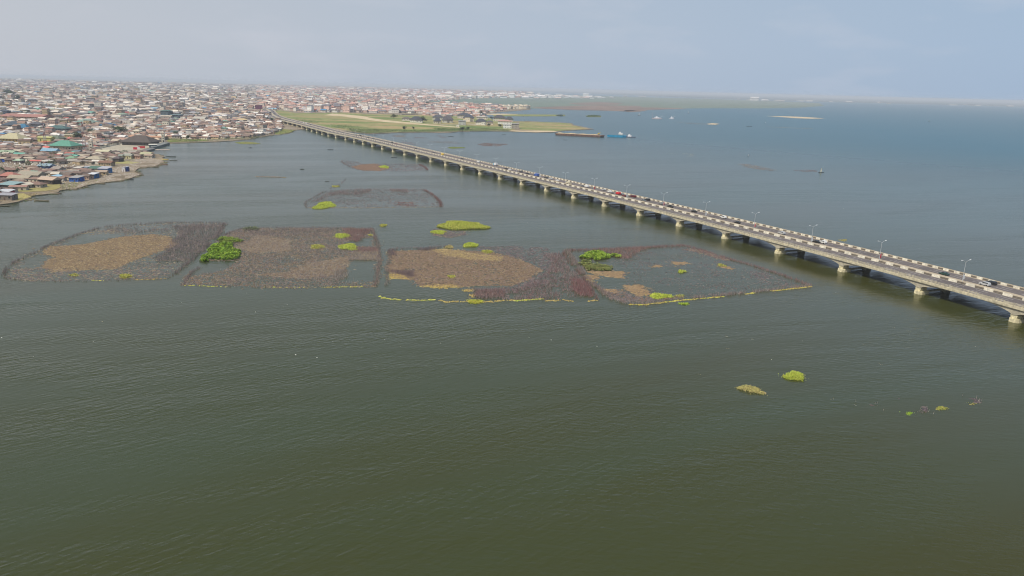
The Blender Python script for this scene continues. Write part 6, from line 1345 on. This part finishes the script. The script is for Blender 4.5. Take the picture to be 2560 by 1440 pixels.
rubble([(-60, 520), (0, 505), (60, 500), (80, 492), (150, 478), (100, 484), (40, 490), (-60, 500)], 1.2, cols=[(.24, .19, .10), (.30, .26, .14), (.16, .12, .07)])
tri_obj('clutter', [lumps((lambda Q: Q[clear_of(Q, -2)])(np.array([q_ for q_ in fill(city_near, 1 / 26.0) if math.hypot(*q_) < 1150])), .4, 1.3, 1.2, [(.34, .28, .22), (.5, .47, .42), (.2, .16, .13), (.14, .11, .09), (.62, .6, .56)], 1.4, 0, .5)], M_TWIG, None, 'stuff')
Pd = along(lp[:150], 5.0, .35); Pd = Pd[vnoise(Pd, 22, 4) > .42]
tri_obj('driftwood', [lumps(Pd, .3, .9, .35, [(.10, .08, .055), (.15, .12, .08), (.20, .17, .12), (.08, .10, .04)], 3.0, .1, .15)], M_TWIG, None, 'stuff')
# log rafts along the shore
def raft(px, py, L, W_, rz, label, col=(.15, .115, .075), n=7):
    g = G(px, py); o = empty('timber_raft', g[0], g[1], 0, rz, label, 'log raft')
    for i in range(n):
        b = MB(); yy = (-.5 + (i + .5) / n) * W_; o1 = random.uniform(-.06, .06) * L; b.tube((-L / 2 + o1, yy, .18), (L / 2 + o1, yy + random.uniform(-.2, .2), .2), W_ / n * .46, W_ / n * .40, 6, tuple(c * random.uniform(.8, 1.3) for c in col)); b.build('log', M_ATTR, o)
raft(385, 411.5, 24, 6, .25, 'long dark log raft running out from the point below the olive hut')
raft(398, 407.5, 15, 3.5, .15, 'farther dark log raft off the tip of the point')
raft(336, 438, 14, 3, .3, 'dark log raft at the tip of the rubbish shore')
raft(103, 484.5, 24, 5, .1, 'dark log raft along the near grass bank', (.13, .11, .08))
raft(365, 415.5, 22, 4, .2, 'brown log raft beside the point', (.22, .16, .09))
raft(400, 399, 16, 8, .1, 'yellow-brown timber raft pile at the outermost point', (.34, .25, .09))
raft(403, 374.5, 18, 6, .35, 'pale plank raft floating off the quay', (.42, .40, .33))
# canoes
def canoe_mesh(L=7.5, W_=1.1):
    b = MB(); n = 9; vs = []; fs = []
    for i in range(n):
        t = i / (n - 1) * 2 - 1; w_ = W_ / 2 * (1 - abs(t) ** 2.6) + .04; x = t * L / 2; lift = .25 * abs(t) ** 3
        vs += [(x, -w_, .38 + lift), (x, -w_ * .6, -.05 + lift * .6), (x, w_ * .6, -.05 + lift * .6), (x, w_, .38 + lift), (x, w_ * .85, .36 + lift), (x, w_ * .5, .08 + lift * .6), (x, -w_ * .5, .08 + lift * .6), (x, -w_ * .85, .36 + lift)]
    for i in range(n - 1):
        a, c = 8 * i, 8 * i + 8; fs += [(a + k, a + (k + 1) % 8, c + (k + 1) % 8, c + k) for k in range(8)]
    fs += [tuple(range(7, -1, -1)), tuple(range(8 * (n - 1), 8 * n))]; b.add(vs, fs); me = b.mesh('hull', M_OBJ)
    b = MB()
    for x in (-L * .25, 0, L * .25): b.box(x - .12, x + .12, -W_ * .40, W_ * .40, .30, .34)
    return me, b.mesh('thwart', M_OBJ)
CH, CT = canoe_mesh()
def canoe(px, py, rz, label, col=(.10, .08, .06), k=1.0):
    g = G(px, py); o = empty('canoe', g[0], g[1], 0, rz, label, 'canoe', 'wooden canoes'); link('hull', CH, o, color=col, scale=(k, k, k)); link('thwart', CT, o, color=(.2, .15, .1), scale=(k, k, k)); return o
for (px, py, rz, k, c, lab) in [(104, 502.5, -.05, 1.5, (.26, .23, .16), 'long pale canoe floating just off the nearest shore'), (8, 516, .1, 1.2, (.16, .13, .10), 'dark canoe at the very left end of the shore'), (138, 483.5, .05, 1.3, (.22, .20, .15), 'grey canoe drawn up right of the near log raft'), (190, 471, .1, .9, (.05, .05, .05), 'black canoe at the water edge below the weedy bank'),
        (252, 460, .05, 1.0, (.22, .17, .10), 'brown canoe below the rubbish shore'), (323, 449.5, .1, 1.0, (.04, .04, .045), 'black canoe under the lone white hut'), (427, 392, 0, 1.5, (.12, .14, .13), 'slim dark canoe just off the outermost point'), (432, 401, .05, 1.4, (.45, .44, .42), 'slim pale canoe below the dark one off the point'), (246, 459, .3, .8, (.3, .26, .18), 'tan canoe tip to tip with the brown one'),
        (340, 432, 0, .6, (.04, .05, .07), 'tiny black canoe beside the rubbish point'), (385, 418, .1, 1.3, (.34, .30, .22), 'pale wide canoe moored below the long raft'), (626, 369.5, 0, .7, (.03, .03, .03), 'small dark canoe alone left of the bridge landing'), (755, 423.5, 0, .6, (.03, .03, .03), 'tiny dark canoe in open water left of the farther oval'), (826, 374.5, .1, 1.0, (.05, .05, .05), 'dark canoe with a fisher midway to the bridge'),
        (1260, 337, .1, 1.0, (.06, .06, .06), 'dark canoe in the cove below the villas'), (1413, 350, 0, .9, (.05, .05, .05), 'small dark canoe in front of the barge'), (937, 338, 0, 1.0, (.08, .08, .08), 'dark canoe close to the pasture shore'), (985, 394, .05, 1.0, (.10, .10, .11), 'grey canoe near the bridge piers'), (1127, 290.5 + 51, .1, 1.2, (.12, .11, .10), 'dark canoe among stakes behind the bridge'),
        (1873, 317, .1, 2.0, (.05, .05, .07), 'dark boat in open lagoon left of the faint stake line'), (1388 - 570, 454, .3, .5, (.08, .06, .05), 'tiny canoe above the isolated enclosure')]:
    canoe(px, py, rz, lab, c, k)
# fishers: one continuous figure, seated, shared by the canoes
def person_mesh(stand):
    me = bpy.data.meshes.new('body')
    if stand: J = [(0, 0, .95, .13), (0, 0, 1.25, .15), (0, 0, 1.48, .07), (0, 0, 1.66, .11), (.20, 0, 1.38, .06), (.34, .15, 1.12, .045), (.40, .35, 1.05, .035), (-.20, 0, 1.38, .06), (-.32, .18, 1.15, .045), (-.2, .4, 1.1, .035), (.10, 0, .85, .09), (.14, .03, .48, .065), (.15, 0, .06, .05), (-.10, 0, .85, .09), (-.14, .03, .48, .065), (-.15, 0, .06, .05)]
    else: J = [(0, 0, .38, .15), (0, .04, .68, .15), (0, .06, .90, .07), (0, .08, 1.08, .11), (.20, .05, .82, .06), (.32, .2, .62, .045), (.28, .42, .6, .035), (-.20, .05, .82, .06), (-.30, .22, .64, .045), (-.22, .42, .62, .035), (.12, .1, .38, .09), (.16, .45, .5, .065), (.15, .55, .15, .05), (-.12, .1, .38, .09), (-.16, .45, .5, .065), (-.15, .55, .15, .05)]
    E = [(0, 1), (1, 2), (2, 3), (1, 4), (4, 5), (5, 6), (1, 7), (7, 8), (8, 9), (0, 10), (10, 11), (11, 12), (0, 13), (13, 14), (14, 15)]
    me.from_pydata([j[:3] for j in J], E, []); t = bpy.data.objects.new('tmp', me); C.objects.link(t); t.modifiers.new('s', 'SKIN'); 
    for v, j in zip(me.skin_vertices[0].data, J): v.radius = (j[3], j[3])
    me.skin_vertices[0].data[0].use_root = True
    sb = t.modifiers.new('d', 'SUBSURF'); sb.levels = 1; dg = bpy.context.evaluated_depsgraph_get(); dg.update(); m2 = bpy.data.meshes.new_from_object(t.evaluated_get(dg)); m2.name = 'body'
    bpy.data.objects.remove(t); m2.materials.clear(); m2.materials.append(M_OBJ); return m2
PM = {True: person_mesh(True), False: person_mesh(False)}
for (px, py, stand, c, lab) in [(826, 374.5, True, (.05, .05, .06), 'fisher standing in the dark canoe midway to the bridge'), (755, 423.5, False, (.04, .04, .04), 'fisher sitting in the tiny canoe left of the farther oval'), (626, 369.5, False, (.06, .05, .05), 'fisher sitting in the small canoe left of the bridge landing'), (1260, 337, False, (.05, .05, .05), 'fisher sitting in the canoe below the villas')]:
    g = G(px, py); o = link('person', PM[stand], None, (c[0], c[1], c[2]), (g[0], g[1], .12), 0.4); tag(o, lab, 'person')
    if stand: o.location.z = .1
# sailing boats
def sailboat(px, py, H, label, rz=.3, col=(.70, .68, .55)):
    g = G(px, py); o = empty('sailing_boat', g[0], g[1], 0, rz, label, 'sailing boat', 'sailing canoes'); k = H / 5; link('hull', CH, o, color=(.05, .05, .05), scale=(k, k, k))
    b = MB(); b.tube((.3 * k, 0, .2), (.3 * k, 0, H), .07, .04, 6, (.2, .15, .1)); b.build('mast', M_ATTR, o)
    b = MB(); n = 6; vs = []
    for i in range(n + 1):
        t = i / n; z = .7 + (H - .8) * t; wd = (1 - t * .75) * H * .55
        for s_ in (0, .5, 1): vs.append((.25 * k - wd * s_, .28 * math.sin(math.pi * s_) * (1 - t) * k, z - s_ * .3 * (1 - t)))
    fs = [(3 * i + a, 3 * i + a + 1, 3 * i + a + 4, 3 * i + a + 3) for i in range(n) for a in (0, 1)]; b.add(vs, fs, col); b.build('sail', M_ATTR, o)
sailboat(2053, 431.5, 5.2, 'nearest sailing boat with a cream sail beyond the bridge at right')
sailboat(1598, 288.5, 9, 'sailing boat with a white sail left of the dredgers', col=(.72, .74, .76)); sailboat(1721, 283, 8, 'distant sailing boat right of the dredgers', col=(.7, .72, .76)); sailboat(2323, 304, 7, 'distant sailing boat far out at the right', col=(.72, .74, .76)); sailboat(1871, 390, 2.6, 'tiny white sail alone in the open lagoon', col=(.72, .74, .76)); sailboat(1914, 308, 4, 'tiny sail left of the pale sandbar', col=(.72, .74, .76))
# barges and tug
def hull_prism(L, W_, H, bow, col, name='hull'):
    b = MB(); pts = [(-L / 2, -W_ / 2), (L / 2 - bow, -W_ / 2), (L / 2, -W_ * .18), (L / 2, W_ * .18), (L / 2 - bow, W_ / 2), (-L / 2, W_ / 2)]; n = 6
    vs = [(x * .96, y * .9, -.4) for x, y in pts] + [(x, y, H) for x, y in pts]; b.add(vs, [tuple(range(n - 1, -1, -1)), tuple(range(n, 2 * n))] + [(i, (i + 1) % n, n + (i + 1) % n, n + i) for i in range(n)], col); return b
gA, gB = G(1391, 338), G(1512, 344); A, B = Vector(gA), Vector(gB); L = (B - A).length; rz = math.atan2(B.y - A.y, B.x - A.x)
o = empty('barge', (A.x + B.x) / 2, (A.y + B.y) / 2 + 8, 0, rz, 'long rusty barge heaped with sand, moored off the meadow point', 'barge')
hull_prism(L, 15, 3.6, 5, (.17, .085, .06)).build('hull', M_ROOFS, o)
for i in range(26):
    b = MB(); xx = -L / 2 + (i + .5) * (L - 6) / 26; b.box(xx - .28, xx + .28, -7.62, -7.40, .1, 3.3, (.24, .15, .11) if i % 3 else (.10, .07, .06)); b.build('rib', M_ROOFS, o)
b = MB(); vs = []; nx, ny = 26, 4
for i in range(nx + 1):
    for j in range(ny + 1):
        u, v = i / nx, j / ny; vs.append((-L / 2 + 2 + u * (L - 9), -6.6 + v * 13.2, 3.62 + 1.5 * math.sin(math.pi * v) * (.55 + .35 * math.sin(i * .9) + .2 * random.random()) * (1 if 0 < i < nx else 0)))
b.add(vs, [(i * (ny + 1) + j, (i + 1) * (ny + 1) + j, (i + 1) * (ny + 1) + j + 1, i * (ny + 1) + j + 1) for i in range(nx) for j in range(ny)], (.46, .36, .22)); b.build('sand_load', M_ATTR, o)
for x_ in (-L * .3, L * .42, L * .30): b = MB(); b.tube((x_, -6.9, 3.6), (x_, -6.9, 5.0), .3, .3, 8, (.2, .15, .1)); b.build('bollard', M_ATTR, o)
ce_ = Vector(((A.x + B.x) / 2, (A.y + B.y) / 2 + 8)); ex = empty('excavator', ce_.x + math.cos(rz) * L * .38, ce_.y + math.sin(rz) * L * .38, 4.75, rz + .3, 'small yellow digger standing on the sand at the right end of the rusty barge', 'excavator')
b = MB(); b.box(-1.6, 1.6, -1.2, 1.2, .7, 2.0, (.75, .50, .02)); b.build('body', M_ATTR, ex); b = MB(); b.box(-.2, 1.3, -1.1, 0, 2.01, 3.2, (.6, .42, .03)); b.build('cab', M_ATTR, ex)
for sg in (-1, 1): b = MB(); b.box(-2, 2, sg * 1.2 - .3, sg * 1.2 + .3, 0, .7, (.05, .05, .05)); b.build('track', M_ATTR, ex)
b = MB(); b.tube((1.2, .4, 1.6), (3.6, .4, 3.8), .25, .2, 6, (.7, .46, .02)); b.tube((3.6, .4, 3.8), (5.2, .4, 1.6), .2, .15, 6, (.7, .46, .02)); b.build('boom', M_ATTR, ex)
b = MB(); b.box(4.8, 5.6, 0, .8, .9, 1.7, (.2, .18, .15)); b.build('bucket', M_ATTR, ex)
gA, gB = G(1520, 342.5), G(1566, 343.5); o = empty('barge', (gA[0] + gB[0]) / 2, (gA[1] + gB[1]) / 2 + 4, 0, rz, 'bright turquoise-blue barge moored end on to the rusty barge', 'barge')
hull_prism(36, 9, 3.4, 5, (.01, .26, .46)).build('hull', M_ATTR, o); b = MB(); b.box(-17, 12, -3.9, 3.9, 3.41, 3.8, (.05, .16, .22)); b.build('hatch', M_ATTR, o)
gA = G(1578, 344); o = empty('tugboat', gA[0], gA[1] + 3, 0, rz, 'small white tug at the right end of the blue barge', 'tugboat')
hull_prism(18, 5, 1.5, 5, (.10, .12, .18)).build('hull', M_ATTR, o); b = MB(); b.box(-6, 1, -1.7, 1.7, 1.51, 3.8, (.70, .70, .70)); b.build('cabin', M_ATTR, o); b = MB(); b.box(-5, -1.5, -1.3, 1.3, 3.81, 5.6, (.72, .72, .72)); b.build('wheelhouse', M_ATTR, o); b = MB(); b.tube((-3, 0, 5.6), (-3, 0, 8.4), .1, .06, 5, (.6, .6, .6)); b.build('mast', M_ATTR, o); b = MB(); b.tube((-5.6, 0, 3.8), (-5.6, 0, 5.6), .5, .5, 8, (.3, .3, .3)); b.build('funnel', M_ATTR, o)
g = G(1552, 336); hb = empty('workboat', g[0], g[1], 0, rz, 'little white workboat behind the turquoise barge', 'boat'); hull_prism(9, 3, 3, 2, (.7, .7, .68)).build('hull', M_ATTR, hb); b = MB(); b.box(-3, 0, -1, 1, 3.01, 5, (.72, .72, .7)); b.build('cabin', M_ATTR, hb)
# dredgers
def dredger(px, py, L, label, mast_h, col2):
    g = G(px, py); o = empty('dredger', g[0], g[1], 0, 0.05, label, 'dredger'); hull_prism(L, L * .28, 2.2, L * .1, col2).build('hull', M_ATTR, o)
    b = MB(); b.box(-L * .25, L * .15, -L * .08, L * .08, 2.21, 5.2, (.72, .72, .74)); b.build('deckhouse', M_ATTR, o); b = MB(); b.box(-L * .15, L * .02, -L * .06, L * .06, 5.21, 8, (.74, .74, .76)); b.build('bridge_deck', M_ATTR, o)
    b = MB(); b.tube((L * .15, 0, 2.2), (L * .48, 0, 10), .6, .4, 6, (.70, .66, .66)); b.build('boom', M_ATTR, o)
    if mast_h: b = MB(); b.tube((-L * .46, 0, 2.2), (-L * .46, 0, mast_h), .5, .4, 6, (.25, .25, .28)); b.build('spud_mast', M_ATTR, o)
dredger(1643, 297.5, 34, 'white dredger with a tall mast far out on the lagoon', 20, (.60, .50, .50)); dredger(1679.5, 297.5, 17, 'smaller white vessel right of the masted dredger', 0, (.62, .62, .66))
